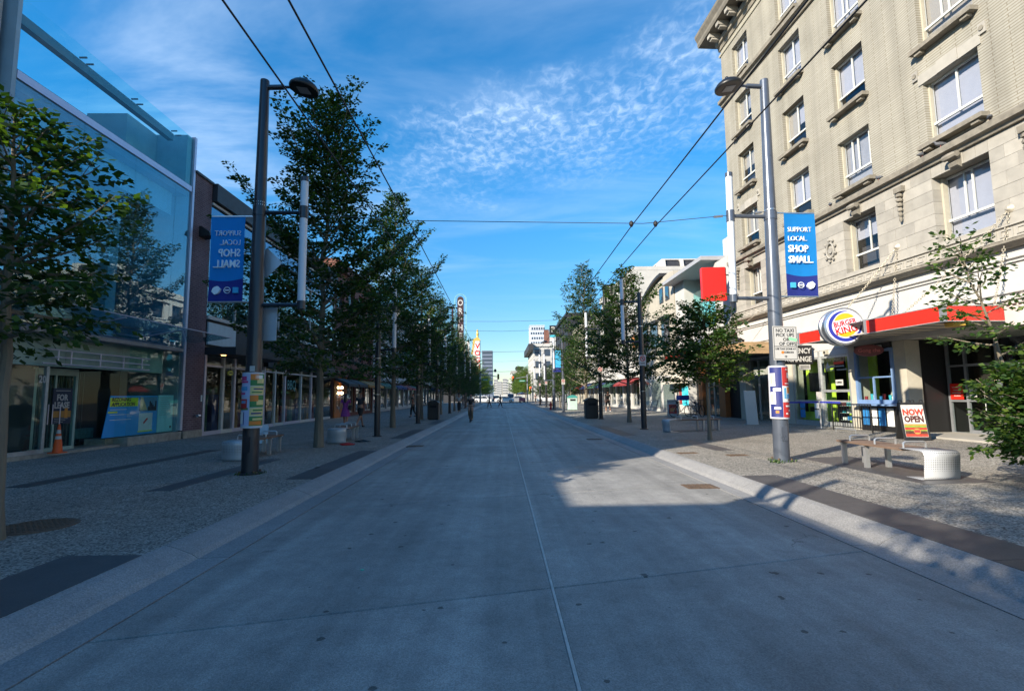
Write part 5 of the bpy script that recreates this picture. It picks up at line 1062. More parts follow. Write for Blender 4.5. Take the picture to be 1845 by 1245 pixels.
def add_banner(t, s, z0, z1, x0, x1, mirrored):
    """cloth with a little belly, wave edge between cyan and navy, lettering printed through the cloth"""
    n, k = 8, 14; W = x1-x0
    def Y(u, v): return .022*math.sin(u*3.1)+.012*math.sin(v*4+u*2)-.01
    def patch(zf0, zf1, nm, m):
        mb = MB()
        for j in range(k+1):
            for i in range(n+1):
                u = i/n; a, b = zf0(u), zf1(u); z = a+(b-a)*j/k; v = (z-z0)/(z1-z0); mb.v.append((x0+W*u, Y(u, v), z))
        for j in range(k):
            for i in range(n): q = j*(n+1)+i; mb.f.append((q, q+1, q+n+2, q+n+1))
        return mb.build(nm, m, t, smooth=True)
    wv = (lambda u: z0+(z1-z0)*(.27-.03*math.sin(u*2.6))) if not mirrored else (lambda u: z0+(z1-z0)*(.27-.03*math.sin((1-u)*2.6)))
    ban = patch(wv, lambda u: z1, 'banner_cloth', M_bcy); patch(lambda u: z0, wv, 'banner_hem', M_bnv)
    sx = -1 if mirrored else 1; cx = (x0+x1)/2; xl = cx-sx*W*.40
    H = z1-z0
    for body, z, sz, bo in (('SUPPORT', .80, .165, -.003), ('LOCAL.', .69, .165, -.003), ('SHOP', .565, .235, .001), ('SMALL.', .435, .235, .001)):
        o = text(body, sz, M_blet, ban, (xl, .0, z0+H*z), FACE_CAM, .026, bo, .80 if sz < .2 else .78, align='LEFT', name='banner_print'); o.scale = (sx*o.scale[0], 1, 1)
    zl = z0+H*.13
    star = MB(); pts = [(.085*math.cos(a*math.pi/4+.39)*(1.15 if a % 2 == 0 else .85), .085*math.sin(a*math.pi/4+.39)*(1.15 if a % 2 else .85)) for a in range(8)]
    star.prism(pts, -.03, .03); star.build('emblem', M_blet, ban, loc=(cx+sx*W*.27, 0, zl))
    MB().tube([(.065*math.cos(a*.5236), -.03, .065*math.sin(a*.5236)) for a in range(12)], .008, 4, closed=True).tube([(.065*math.cos(a*.5236), .03, .065*math.sin(a*.5236)) for a in range(12)], .008, 4, closed=True).box(-.04, .04, -.032, .032, -.012, .012).build('emblem', M_blet, ban, loc=(cx-sx*W*.06, 0, zl))
    box('emblem', M_bcy2, ban, cx-sx*W*.30-.055, cx-sx*W*.30+.055, -.032, .032, zl-.06, zl+.06)
    for z in (z1+.01, z0-.01): MB().tube([(s*-.05, 0, z), (x0 if s > 0 else x1, 0, z)], .02, 6).tube([(s*-.05, 0, z), (x1 if s < 0 else x0, 0, z)], .014, 6).build('banner_rod', M_band, t)
def tall_lamp(label, loc, s, m, H, zc, zt0, zt1, xt, bz, bx, mirrored, bands, banner=True):
    t = thing('street_lamp', label, 'street lamp', loc, 0, 'tall street lamps with banners')
    MB().tube([(0, 0, 0), (0, 0, .05), (0, 0, H*.33), (0, 0, zc), (0, 0, zc+.12), (0, 0, H-.03), (0, 0, H)], [.165, .163, .152, .128, .122, .095, .09], 22).build('pole', m, t, smooth=True)
    MB().lathe([(.24, 0), (.24, .03), (.17, .035)], 16).build('base_plate', m, t)
    for a in range(4): MB().lathe([(.022, .03), (.022, .07), (.01, .075)], 6).build('anchor_bolt', M_iron, t, loc=(.2*math.cos(a*1.57+.78), .2*math.sin(a*1.57+.78), 0))
    MB().tube([(0, 0, zc-.06), (0, 0, zc+.12)], .142, 18).build('clamp', m, t, smooth=True)
    for z in bands: r_ = .165-.075*z/H+.006; MB().tube([(0, 0, z), (0, 0, z+.022)], r_, 18).build('strap', M_band, t, smooth=True)
    MB().tube([(s*.05, 0, H-.16), (s*.42, 0, H-.15)], .055, 10).tube([(s*.42, 0, H-.15), (s*.62, 0, H-.15)], .03, 8).build('lamp_arm', m, t, smooth=True)
    h = MB().lathe([(.30, -.075), (.315, -.05), (.31, -.01), (.25, .06), (.16, .12), (.08, .145), (.04, .15), (.035, .21), (.03, .22)], 26).build('lamp_head', mat('black lamp housing', (.012, .013, .016), .4), t, smooth=True, loc=(s*.86, 0, H-.15), rot=(0, R_(9)*s, 0))
    box('lens', mat('lamp lens', (.25, .27, .30), .3), h, -.12, .12, -.12, .12, -.084, -.076)
    add_tube(t, s, zt0, zt1, s*xt, zc+.02, m)
    box('hand_hole_cover', m, t, -.06, .06, -.168, -.14, .45, .75)
    if banner: add_banner(t, s, bz[0], bz[1], bx[0], bx[1], mirrored)
    return t
gz = zL(-5.1)
LL = tall_lamp('dark street lamp with mirrored blue banner on the left pavement', (-5.11, 10.41, gz), 1, M_pole, 8.42, 5.42, 3.36, 6.22, .93, (3.53, 5.35), (-1.0, -.29), True, (1.2, 2.1, 2.35, 2.72, 2.95, 3.3, 3.55, 3.62, 4.1, 4.6, 5.58, 5.64))
gz2 = zR(6.1)
RL = tall_lamp('slate street lamp with blue banner and posters on the right pavement', (6.13, 11.03, gz2), -1, M_polegrey, 8.85, 5.5, 3.52, 6.55, .93, (3.67, 5.6), (.30, 1.02), False, (3.75, 3.82, 3.9, 5.5, 5.66))
RL.rotation_euler = (R_(0), R_(1.0), 0)
# the previous lamp of the left row, just behind the camera
tall_lamp('dark street lamp of the left row standing just behind the camera', (-5.1, .95, gz), 1, M_pole, 8.42, 5.42, 3.36, 6.22, .93, (3.53, 5.35), (-1.0, -.29), True, (3.55, 5.58), banner=False)
tall_lamp('slate street lamp far up the right pavement beside the hydrant', (5.36, 51.4, zR(5.4)), -1, M_polegrey, 7.1, 4.6, 2.9, 5.8, .93, (3.67, 5.6), (.30, 1.02), False, (3.2, 4.6), banner=False)
# sign backs on the left lamp
M_sback = mat('aluminium sign back', (.50, .53, .57), .45, .5, var=.06)
s_ = MB().prism([(0, -.33), (.33, 0), (0, .33), (-.33, 0)], .02, .03).build('diamond_sign_back', M_sback, LL, loc=(.10, .16, 4.4))
MB().box(-.30, .30, .17, .18, 2.72, 3.42).build('rectangular_sign_back', M_sback, LL).location = (.06, 0, 0)
box('sticker', M_white, LL, .0, .10, -.165, -.158, 2.06, 2.17)
# poster sleeves
def sleeve(t, r, z0, z1, panels, base):
    MB().tube([(0, 0, z0), (0, 0, z1)], r, 26).build('poster_sleeve', base, t, smooth=True)
    for (a0, a1, f0, f1, m) in panels:
        o = MB().arc(r+.004, a0, a1, z0+(z1-z0)*f0, z0+(z1-z0)*f1).build('poster', m[0], t, smooth=True)
        for (b0, b1, g0, g1, m2) in m[1:]:
            MB().arc(r+.007, a0+(a1-a0)*b0, a0+(a1-a0)*b1, z0+(z1-z0)*(f0+(f1-f0)*g0), z0+(z1-z0)*(f0+(f1-f0)*g1)).build('print', m2, o, smooth=True)
pp = mat('lavender paper', (.46, .50, .72), .7, var=.05); pk = mat('pink ink', (.55, .05, .20), .6); og = mat('orange ink', (.62, .20, .03), .6); gr = mat('green ink', (.04, .20, .06), .6); yl = mat('pale yellow paper', (.62, .56, .25), .7); wh = M_cup[0]; rd_ = mat('red ink', (.50, .03, .03), .6); nv = mat('navy ink', (.02, .03, .16), .5); bl = mat('sky ink', (.10, .35, .6), .6)
sleeve(LL, .20, .92, 2.04, [
    (-205, -80, .55, .97, (pp, (.30, .85, .72, .90, pk), (.45, .92, .62, .70, pk), (.2, .9, .28, .46, bl), (.25, .8, .12, .2, pk))),
    (-205, -80, .04, .53, (pp, (.45, .90, .62, .98, rd_), (.5, .85, .82, .92, bl), (.42, .95, .58, .66, gr), (.2, .72, .08, .52, wh), (.74, .78, .05, .5, nv), (.3, .55, .44, .48, nv))),
    (-78, 10, .76, .97, (gr, (.0, .5, .5, 1, og), (.4, 1, .2, .6, yl), (.3, .8, .6, .9, wh))), (-78, 10, .60, .75, (yl, (.1, .8, .2, .35, gr), (.2, .9, .6, .75, nv))),
    (-78, 10, .37, .59, (gr, (.0, .5, .5, 1, og), (.4, 1, .2, .6, yl))), (-78, 10, .22, .36, (yl, (.1, .8, .2, .4, nv), (.2, .9, .6, .8, gr))), (-78, 10, .04, .21, (gr, (0, .8, .1, .5, og), (.2, 1, .6, .8, yl)))], mat('white tape', (.55, .56, .62), .7, var=.1))
sleeve(RL, .195, .92, 2.08, [
    (-175, -98, .03, .97, (nv, (.05, .50, .62, .88, wh), (.08, .42, .66, .84, yl), (.05, .50, .26, .50, wh), (.08, .42, .30, .46, yl), (.3, .9, .52, .58, wh), (.35, .85, .16, .20, wh), (.45, .7, .08, .13, og))),
    (-96, -20, .62, .97, (rd_, (.45, .8, .42, .70, wh), (.3, .8, .86, .90, wh), (.2, .85, .10, .14, wh))), (-96, -20, .32, .61, (wh, (.4, .9, .55, .95, og), (.1, .3, .2, .9, bl), (.35, .95, .2, .5, bl), (.5, .8, .05, .18, rd_))), (-96, -20, .03, .31, (rd_, (.2, .4, .2, .3, wh), (.5, .9, .4, .5, wh), (.2, .8, .7, .8, wh)))], mat('white tape'))
MB().arc(.158, -75, -52, .5, .62).build('scratch', M_white, RL)
# taxi plate on the right lamp
tp = MB().box(-.27, .27, -.215, -.205, 2.18, 2.93, 0).build('taxi_plate', M_white, RL); tp.location = (.08, 0, .02)
f = .225
for a in ((-.255, .255, 2.20, 2.208), (-.255, .255, 2.902, 2.91), (-.255, -.247, 2.208, 2.902), (.247, .255, 2.208, 2.902), (-.25, .25, 2.475, 2.487)): box('border_line', M_black, tp, a[0], a[1], -.2185, -.2155, a[2], a[3])
for body, x, z, sz in (('NO TAXI', 0, 2.83, .105), ('PICK UPS', 0, 2.73, .105), ('OR', .02, 2.63, .105), ('OP OFFS', .05, 2.535, .105), ('USE TAXI ZONE AT', 0, 2.425, .055), ('ROBSON', .06, 2.35, .06)):
    text(body, sz, M_black, tp, (x, -.217, z), FACE_CAM, .0015, .0015, .95)
o = box('sticker', mat('green sticker', (.25, .75, .35), .6), tp, -.09, .09, -.2195, -.2165, -.03, .03); o.location = (.17, 0, 2.64); o.rotation_euler = (0, R_(12), 0)
MB().lathe([(.032, -.2195), (.032, -.2165)], 14, 'y', (-.07, 0, 2.35)).build('sticker', og, tp); MB().box(-.03, .03, -.2195, -.2165, 2.255, 2.267).box(-.006, .006, -.2198, -.2164, 2.235, 2.285).build('arrow', M_black, tp)
for z in (2.3, 2.8): box('bracket', M_band, RL, -.02, .18, -.203, -.13, z, z+.03)

# short poles with light tubes
def short_pole(label, loc, s, m, H, zt0, zt1, plate=None, xt=.62, banner=None):
    t = thing('light_pole', label, 'light pole', loc, 0, 'short poles with light tubes')
    MB().tube([(0, 0, 0), (0, 0, H*.5), (0, 0, H)], [.12, .11, .085], 14).build('pole', m, t, smooth=True); MB().lathe([(.18, 0), (.18, .03), (.12, .04)], 12).build('base_plate', m, t)
    for z in (1.6, 3.0, 4.4): MB().tube([(0, 0, z), (0, 0, z+.02)], .118, 12).build('strap', M_band, t)
    add_tube(t, s, zt0, zt1, s*xt, zt0+(zt1-zt0)*.62, m, .04)
    if plate:
        p = box('sign_plate', M_white, t, -.15, .15, -.14, -.13, plate, plate+.45); MB().tube([(.1*math.cos(a*.3927), -.145, plate+.30+.1*math.sin(a*.3927)) for a in range(16)], .016, 5, closed=True).tube([(-.07, -.145, plate+.37), (.07, -.145, plate+.23)], .014, 5).build('prohibition_ring', rd_, p); text('P', .16, M_black, p, (0, -.142, plate+.30), FACE_CAM, .001); box('arrow', M_black, p, -.09, .09, -.144, -.141, plate+.08, plate+.11)
    return t
P2 = short_pole('short dark pole with light tube right of the walking couple', (-4.82, 19.6, zL(-4.8)), 1, M_pole, 5.0, 3.25, 6.0)
for i, (y, x) in enumerate(((28.3, -4.7), (36.5, -4.7), (44, -4.55), (53, -4.5), (62, -4.5))): dup(P2, (x, y, .14), 0, 'light pole of the left row, '+('third', 'fourth', 'fifth', 'sixth', 'seventh')[i]+' from the camera')
P3 = short_pole('short dark pole with no parking plate and light tube on the right', (6.05, 21.4, zR(6)), -1, M_pole, 5.9, 3.65, 6.6, 2.7, .76)
for i, (y, x) in enumerate(((30.4, 6.0), (62, 5.5), (72, 5.5))): dup(P3, (x, y, .15), 0, 'light pole of the right row, '+('third', 'far', 'farthest')[i]+' one from the camera')
P5 = short_pole('grey pole with small blue banner and white plate far on the right', (5.4, 43.9, zR(5.4)), -1, M_polegrey, 6.3, 3.65, 6.6, 2.4, .76)
box('banner', M_bcy2, P5, -.85, -.15, -.01, .01, 3.9, 5.4); box('banner_foot', M_bnv, P5, -.85, -.15, -.01, .01, 3.5, 3.89)

# ---------------------------------------------------------------- overhead wires
M_wire = mat('black cable', (.01, .01, .012), .6)
M_gwire = mat('grey span wire', (.06, .065, .07), .6)
def wire(name, label, pts, r, m=M_wire, sag=0.0):
    P_ = []
    for a, b in zip(pts, pts[1:]):
        a, b = Vector(a), Vector(b)
        for i in range(10): t_ = i/10; P_.append(a+(b-a)*t_+Vector((0, 0, -sag*4*t_*(1-t_))))
    P_.append(Vector(pts[-1])); o = MB().tube(P_, r, 6).build(name, m, None); return tag(o, label, 'wire', 'trolley wires')
zw = 5.42
wire('trolley_wire', 'overhead trolley wire on the far left', [(-2.6, -9, zw), (-2.6, 10.8, zw), (-2.7, 30, zw), (-2.8, 100, zw)], .011, sag=.03)
wire('trolley_wire', 'overhead trolley wire left of the road centre', [(-1.98, -9, zw), (-1.98, 10.8, zw), (-2.05, 30, zw), (-2.1, 100, zw)], .011, sag=.03)
wire('trolley_wire', 'overhead trolley wire right of the road centre', [(3.0, -9, zw), (2.97, 10.9, zw), (3.15, 30, zw), (3.3, 100, zw)], .011, sag=.03)
wire('trolley_wire', 'overhead trolley wire nearest the right lamp post', [(3.62, -9, zw), (3.52, 10.9, zw), (3.8, 30, zw), (3.9, 100, zw)], .011, sag=.03)
sw = wire('span_wire', 'span wire strung between the two nearest lamp posts', [(-5.1, 10.45, 5.62), (-1.9, 10.7, 5.49), (3.25, 10.95, 5.49), (6.1, 11.03, 5.78)], .008, M_gwire)
for x in (2.97, 3.52): MB().lathe([(.02, .09), (.05, .05), (.05, .0), (.02, -.05)], 8).build('hanger', M_wire, sw, loc=(x, 10.92, 5.45))
MB().tube([(4.9, 11.0, 5.655), (5.1, 11.0, 5.675)], .03, 8).build('insulator', M_band, sw); MB().tube([(5.85, 11.03, 5.75), (6.02, 11.03, 5.77)], .03, 8).build('insulator', M_band, sw)
for i, (y, z) in enumerate(((30, 5.5), (58, 5.55), (101, 6.4), (102, 10.5), (103.5, 17))): wire('span_wire', 'cross span wire over the road, '+('second', 'third', 'fourth', 'fifth', 'highest far')[i]+' from the camera', [(-4.8 if i < 3 else -12, y, z+.15), (0, y, z), (6 if i < 3 else 11.5, y, z+.15)], .008 if i < 2 else .03, M_gwire)

# ---------------------------------------------------------------- benches
def mat_perf():
    m = mat('perforated steel', (.55, .57, .60), .45, .3, var=.06); nt = m.node_tree; N = nt.nodes.new; L = nt.links.new; b = nt.nodes['Principled BSDF']
    tc = N('ShaderNodeTexCoord'); v = N('ShaderNodeTexVoronoi'); v.inputs['Scale'].default_value = 27; v.inputs['Randomness'].default_value = 0; L(tc.outputs['Object'], v.inputs['Vector'])
    lt = N('ShaderNodeMath'); lt.operation = 'LESS_THAN'; lt.inputs[1].default_value = .33; L(v.outputs['Distance'], lt.inputs[0])
    src = b.inputs['Base Color'].links[0].from_socket; mx = N('ShaderNodeMix'); mx.data_type = 'RGBA'; L(lt.outputs[0], mx.inputs['Factor']); L(src, mx.inputs['A']); mx.inputs['B'].default_value = (.30, .31, .33, 1); L(mx.outputs['Result'], b.inputs['Base Color']); return m
M_perf = mat_perf(); M_wood = mat('weathered bench slat', (.17, .115, .085), .75, var=.35, vs=5, stretch=(1, .2, 1), bump=.3); M_arm = mat('satin steel arm', (.55, .56, .58), .35, .7)
def bench(label, loc, rz=0.0, L_=2.25, W=.60):
    t = thing('bench', label, 'bench', loc, rz, 'benches on the pavement')
    pr = [(.52, .47), (.12, .47), (.085, .47)]+[(.07-.07*math.sin(a*.2618), .40+.07*math.cos(a*.2618)) for a in range(1, 7)]+[(.0, .385), (.004, .35), (.03, .07), (.034, .045)]+[(.045, .02), (.07, .008), (.10, .006), (.42, .006)]
    mb = MB(); n = len(pr); th = .012
    for y, z in pr: mb.v += [(0, y, z), (W, y, z)]
    for i in range(n-1): mb.f.append((2*i, 2*i+1, 2*i+3, 2*i+2))
    o = mb.build('end_plate', M_perf, t, smooth=True); md = o.modifiers.new('thick', 'SOLIDIFY'); md.thickness = .012
    for k in range(5): box('slat', M_wood, t, .01+k*.118, .11+k*.118, .50, L_, .435, .475, .006)
    for y in (1.45, 2.1): MB().box(.05, .13, y, y+.07, .0, .43).box(.47, .55, y, y+.07, 0, .43).box(.02, .58, y, y+.07, .405, .432).build('leg', M_arm, t)
    for y in (.55, 1.25, 1.95): MB().tube([(.10, y, .47), (.10, y, .56), (.14, y, .585), (.46, y, .585), (.50, y, .56), (.50, y, .47)], .018, 8).build('armrest', M_arm, t, smooth=True)
    return t
B1 = bench('steel and timber bench with perforated end in the sunlit right foreground', (7.0, 8.3, zR(7.2)), R_(-1))
dup(B1, (6.35, 19.9, zR(6.5)), R_(-80), 'dark bench beside the no parking pole, seen side on')
dup(B1, (-6.75, 12.35, zL(-6.5)), R_(2), 'bench on the left pavement half hidden by the lamp post'); dup(B1, (-5.75, 16.75, zL(-5.5)), R_(4), 'bench behind the trunk of the tall left tree')
lb = thing('leaning_board', 'pale leaning seat back panel behind the left lamp post', 'panel', (-8.0, 16.9, zL(-8)), R_(10)); o = MB().box(-.22, .22, -.015, .015, 0, .62).build('panel', M_sback, lb); o.rotation_euler = (R_(-14), 0, 0); MB().tube([(0, .02, .02), (0, .3, .02)], .015, 6).build('foot', M_arm, lb)

# ---------------------------------------------------------------- bins, hydrant, cone
M_binb = mat('black bin', (.02, .02, .022), .45, var=.2)
def bin_(label, loc, m, h=1.25, w=.72, lid=None, rz=0):
    t = thing('litter_bin', label, 'bin', loc, rz, 'litter bins'); k = w/2
    MB().box(-k, k, -k, k, .06, h*.82, .03).build('body', m, t); MB().prism([(-k-.03, h*.82), (k+.03, h*.82), (k+.02, h*.88), (k*.55, h*.97), (0, h), (-k*.55, h*.97), (-k-.02, h*.88)], -k-.03, k+.03).build('lid', lid or m, t)
    box('opening', M_dark, t, -k*.6, k*.6, -k-.012, -k+.01, h*.62, h*.74); box('base', M_black, t, -k+.05, k-.05, -k+.05, k-.05, 0, .06); return t
bin_('black litter bin among the left row trees', (-4.45, 33.0, .13), M_binb); bin_('black litter bin behind the pole on the right pavement', (5.62, 31.6, .14), M_binb, 1.3, .78)
bin_('pale green recycling bin far on the right pavement', (6.75, 48, .15), mat('pale mint bin', (.45, .60, .56), .5, var=.1), 1.45, .85, mat('teal lid', (.05, .3, .28), .5))
t = thing('fire_hydrant', 'small red fire hydrant beside the far right lamp post', 'hydrant', (5.02, 51.5, .14)); MB().lathe([(.16, 0), (.16, .05), (.10, .08), (.10, .5), (.14, .52), (.14, .58), (.11, .66), (.05, .74), (.04, .8)], 14).build('barrel', mat('hydrant red', (.5, .02, .02), .45), t, smooth=True); MB().tube([(-.2, 0, .42), (.2, 0, .42)], .06, 8).build('outlet', mat('hydrant red'), t); MB().lathe([(.05, 0), (.03, .05)], 6, 'z', (0, 0, .8)).build('cap_nut', mat('hydrant red'), t)
t = thing('traffic_cone', 'orange traffic cone with white bands by the shop door', 'cone', (-11.62, 13.5, .29)); t.scale = (.82, .82, .8); M_or = mat('cone orange', (.75, .10, .015), .5, var=.05)
MB().box(-.17, .17, -.17, .17, 0, .03).build('base', M_or, t)
zz = [0, .42, .52, .60, .72, .90]; 
for k in range(5):
    r0, r1 = .135-.115*zz[k]/.95, .135-.115*zz[k+1]/.95; MB().lathe([(r0, .03+zz[k]), (r1, .03+zz[k+1])], 16, cap=(k == 4)).build('band' if k in (1, 3) else 'shell', M_white if k in (1, 3) else M_or, t, smooth=True)
# ---------------------------------------------------------------- A-boards, rail, belt barrier
ab = thing('sandwich_board', 'black framed open notice sandwich board with burger picture by the bench', 'sign', (11.85, 14.35, zR(11.8)), R_(-17))
def leaf_panel(t, W, H, tilt, y, printed):
    o = MB().box(-W/2, W/2, -.02, .02, 0, H, .01).build('panel', M_black, t, loc=(0, y, .02)); o.rotation_euler = (R_(tilt), 0, 0)
    if printed:
        p = box('print_sheet', M_white, o, -W/2+.06, W/2-.06, -.026, -.021, .08, H-.08); return o, p
    return o, None
o, p = leaf_panel(ab, .66, 1.08, -13, -.24, True); leaf_panel(ab, .66, 1.08, 13, .24, False)
text('NOW', .24, mat('print red', (.62, .04, .02), .5), p, (0, -.029, .78), FACE_CAM, .002, .012, .80); text('OPEN', .24, mat('print brown', (.07, .015, .012), .5), p, (0, -.029, .58), FACE_CAM, .002, .012, .76)
M_bun = mat('print bun', (.55, .22, .05), .5, var=.2, vs=12); M_let_ = mat('print lettuce', (.16, .30, .04), .5, var=.4, vs=20); M_tom = mat('print tomato', (.5, .04, .02), .5, var=.3, vs=15); M_pat = mat('print patty', (.09, .03, .015), .5, var=.4, vs=20)
for z0, z1, m in ((.40, .45, M_bun), (.35, .40, M_let_), (.28, .35, M_tom), (.25, .28, M_let_), (.16, .25, M_pat), (.09, .16, M_tom)): box('print_band', m, p, -.265, .265, -.0285, -.0265, z0, z1)
lg = MB().lathe([(.085, -.031), (.085, -.0275)], 18, 'y', (.02, 0, .24)).build('print_logo', M_bun, p); lg.scale = (1, 1, 1); box('print_logo_bar', rd_, lg, -.05, .09, -.0345, -.0315, .205, .275)
for x in (-.26, -.05, .05, .26): MB().tube([(x-.05, -.02, 1.05), (x-.04, -.01, 1.13), (x+.04, .01, 1.13), (x+.05, .02, 1.05)], .014, 6).build('carry_grip', M_black, ab)
ab2 = thing('food_board', 'white framed food picture board beside the parked bicycles', 'sign', (10.65, 31.2, zR(10.6)), R_(-12)); o, p = leaf_panel(ab2, .62, 1.05, -15, -.22, True); o.data.materials[0] = M_white; box('print_photo', M_tom, p, -.23, .23, -.0285, -.0265, .16, .75); box('print_plate', M_bun, p, -.15, .15, -.031, -.029, .3, .5); o, p = leaf_panel(ab2, .62, 1.05, 15, .22, False); o.data.materials[0] = M_white
wbd = thing('white_board', 'tall white board leaning under the tan canopy behind the posters', 'sign', (11.2, 22.4, zR(11)), R_(-8)); o, p = leaf_panel(wbd, .5, 1.5, -8, -.1, False); o.data.materials[0] = M_white; box('foot', M_alu, wbd, -.25, .25, -.12, .25, .0, .03)
rl = thing('steel_rail', 'black steel railing in front of the tea window', 'railing', (12.35, 16.6, zR(12.3)), R_(4))
MB().tube([(0, 0, 0), (0, 0, .95), (0, 1.8, .95), (0, 1.8, 0)], .025, 8).build('frame', M_black, rl); MB().tube([(0, 0, .15), (0, 1.8, .15)], .016, 6).build('bottom_rail', M_black, rl)
for k in range(14): MB().tube([(0, .13+k*.12, .15), (0, .13+k*.12, .95)], .009, 5).build('bar', M_black, rl)
MB().tube([(-.6, 0, 0), (-.6, 0, .12), (-.6, .9, .12), (-.6, .9, 0)], .014, 6).build('floor_rail', M_arm, rl)
bt = thing('belt_barrier', 'blue belt stretched from a steel post before the exchange shop', 'barrier', (12.35, 19.3, zR(12.3))); MB().lathe([(.17, 0), (.17, .02), (.03, .04), (.03, .98), (.04, 1.0), (.04, 1.06)], 14).build('post', M_arm, bt, smooth=True); MB().box(-.008, .008, -1.2, .0, .97, 1.03).box(-1.5, 0.0, .0, .012, .97, 1.03).build('belt', mat('blue belt', (.02, .03, .35), .6), bt); box('notice', M_white, bt, -.11, .11, -.02, -.01, 1.1, 1.4)

# ---------------------------------------------------------------- bicycles
M_tyre = mat('tyre rubber', (.015, .015, .016), .8)
def bicycle(label, loc, rz, fm, group='bicycles'):
    t = thing('bicycle', label, 'bicycle', loc, rz, group); r = .34
    for x in (-.52, .52):
        w = MB().tube([(x+r*math.cos(a*.2618), 0, r+r*math.sin(a*.2618)) for a in range(24)], .022, 6, closed=True).build('wheel', M_tyre, t, smooth=True); mb = MB()
        for a in range(10): mb.tube([(x, 0, r), (x+r*.95*math.cos(a*.628), 0, r+r*.95*math.sin(a*.628))], .003, 3, cap=False)
        mb.build('spokes', M_arm, w)
    mb = MB()
    for a, b in (((-.52, 0, r), (-.06, 0, .30)), ((-.06, 0, .30), (-.22, 0, .82)), ((-.22, 0, .75), (.36, 0, .82)), ((-.06, 0, .30), (.38, 0, .76)), ((-.52, 0, r), (-.2, 0, .74)), ((.34, 0, .92), (.52, 0, r))): mb.tube([a, b], .02, 7)
    mb.build('frame', fm, t, smooth=True); MB().tube([(.28, -.27, .98), (.34, -.2, 1.0), (.34, .2, 1.0), (.28, .27, .98)], .014, 6).tube([(.35, 0, .9), (.34, 0, 1.0)], .014, 6).build('handlebar', M_black, t)
    MB().lathe([(.02, -.14), (.075, -.1), (.06, .0), (.02, .13)], 8, 'x', (-.24, 0, .86)).build('saddle', M_black, t); MB().tube([(-.06, -.1, .2), (-.06, -.05, .2), (-.06, -.05, .30), (-.06, .05, .30), (-.06, .05, .4), (-.06, .1, .4)], .012, 5).build('crank', M_arm, t); return t
bicycle('dark parked bicycle with blue crate by the food board', (11.0, 30.6, zR(11)), R_(12), M_black); bicycle('parked bicycle with white bag left of the small tree trunk', (11.6, 29.6, zR(11.5)), R_(40), M_dgrey)
cr = thing('delivery_crate', 'blue crate on the parked bicycle', 'crate', (11.1, 30.6, zR(11)+1.0), R_(12)); MB().box(-.3, .3, -.22, .22, 0, .02).box(-.3, .3, -.22, -.2, .02, .3).box(-.3, .3, .2, .22, .02, .3).box(-.3, -.28, -.2, .2, .02, .3).box(.28, .3, -.2, .2, .02, .3).build('shell', mat('crate blue', (.03, .08, .4), .5), cr)

# ---------------------------------------------------------------- small litter
lr = random.Random(9)
def scrap(name, label, x, y, z, m, s=.12, cat='litter', n=9):
    mb = MB(); ring = [(s*math.cos(a*6.283/n)*lr.uniform(.6, 1.3), s*.7*math.sin(a*6.283/n)*lr.uniform(.6, 1.3), .004+.2*s*lr.random()) for a in range(n)]; mb.v = ring+[(0, 0, .3*s)]+[(q[0]*.9, q[1]*.9, 0) for q in ring]
    for i in range(n): mb.f.append((i, (i+1) % n, n)); mb.f.append((n+1+i, n+1+(i+1) % n, (i+1) % n, i))
    o = mb.build(name, m, None, loc=(x, y, z)); return tag(o, label, cat)
scrap('crumpled_cloth', 'red crumpled cloth lying beyond the tall left tree', -4.95, 16.3, zL(-4.9), mat('red cloth', (.4, .02, .02), .8), .26, 'cloth'); scrap('dark_cloth', 'dark rag beside the red cloth on the left pavement', -4.75, 17.4, zL(-4.7), M_black, .25, 'cloth'); scrap('brown_leaf', 'curled brown leaf on the left foreground paving', -8.4, 8.6, zL(-8.4), mat('dead leaf', (.3, .14, .03), .8), .12, 'leaf'); scrap('black_scrap', 'small black scrap by the left kerb', -4.05, 11.2, zL(-4), M_black, .07)
scrap('green_scrap', 'tiny green scrap on the road left of the centre joint', -1.35, 5.0, .002, mat('mint scrap', (.1, .5, .35), .6), .022)
lit = MB()
for k in range(150):
    side = lr.random() < .55; x = lr.uniform(-10.5, -3.8) if side else lr.uniform(4.6, 11); y = lr.uniform(3.5, 26); z = (zL(x) if side else zR(x))+.002; s = lr.uniform(.008, .022); a = lr.uniform(0, 3.1); dx, dy = s*math.cos(a), s*math.sin(a)
    lit.quad((x-dx, y-dy, z), (x+dy*.4, y-dx*.4, z+.004), (x+dx, y+dy, z+.002), (x-dy*.4, y+dx*.4, z+.005))
tag(lit.build('litter_specks', mat('paper specks', (.6, .6, .58), .8), None), 'tiny pale specks of litter scattered over both pavements', 'litter', kind='stuff')
gt_ = MB()
for (x, y) in ((-5.11, 10.41), (6.13, 11.03), (5.9, 10.8)):
    for k in range(50): a = lr.uniform(0, 6.28); r = lr.uniform(.18, .3) if x != 5.9 else lr.uniform(0, .16); h = lr.uniform(.02, .06); px_, py_ = x+r*math.cos(a), y+r*math.sin(a); z = zL(x) if x < 0 else zR(x); gt_.quad((px_, py_, z), (px_+.012, py_, z), (px_+.02+lr.uniform(-.03, .03), py_+lr.uniform(-.03, .03), z+h), (px_+.012, py_+.004, z+h*.9))
tag(gt_.build('weeds', M_leaf2, None), 'green weeds sprouting around the lamp post feet', 'weeds', kind='stuff')
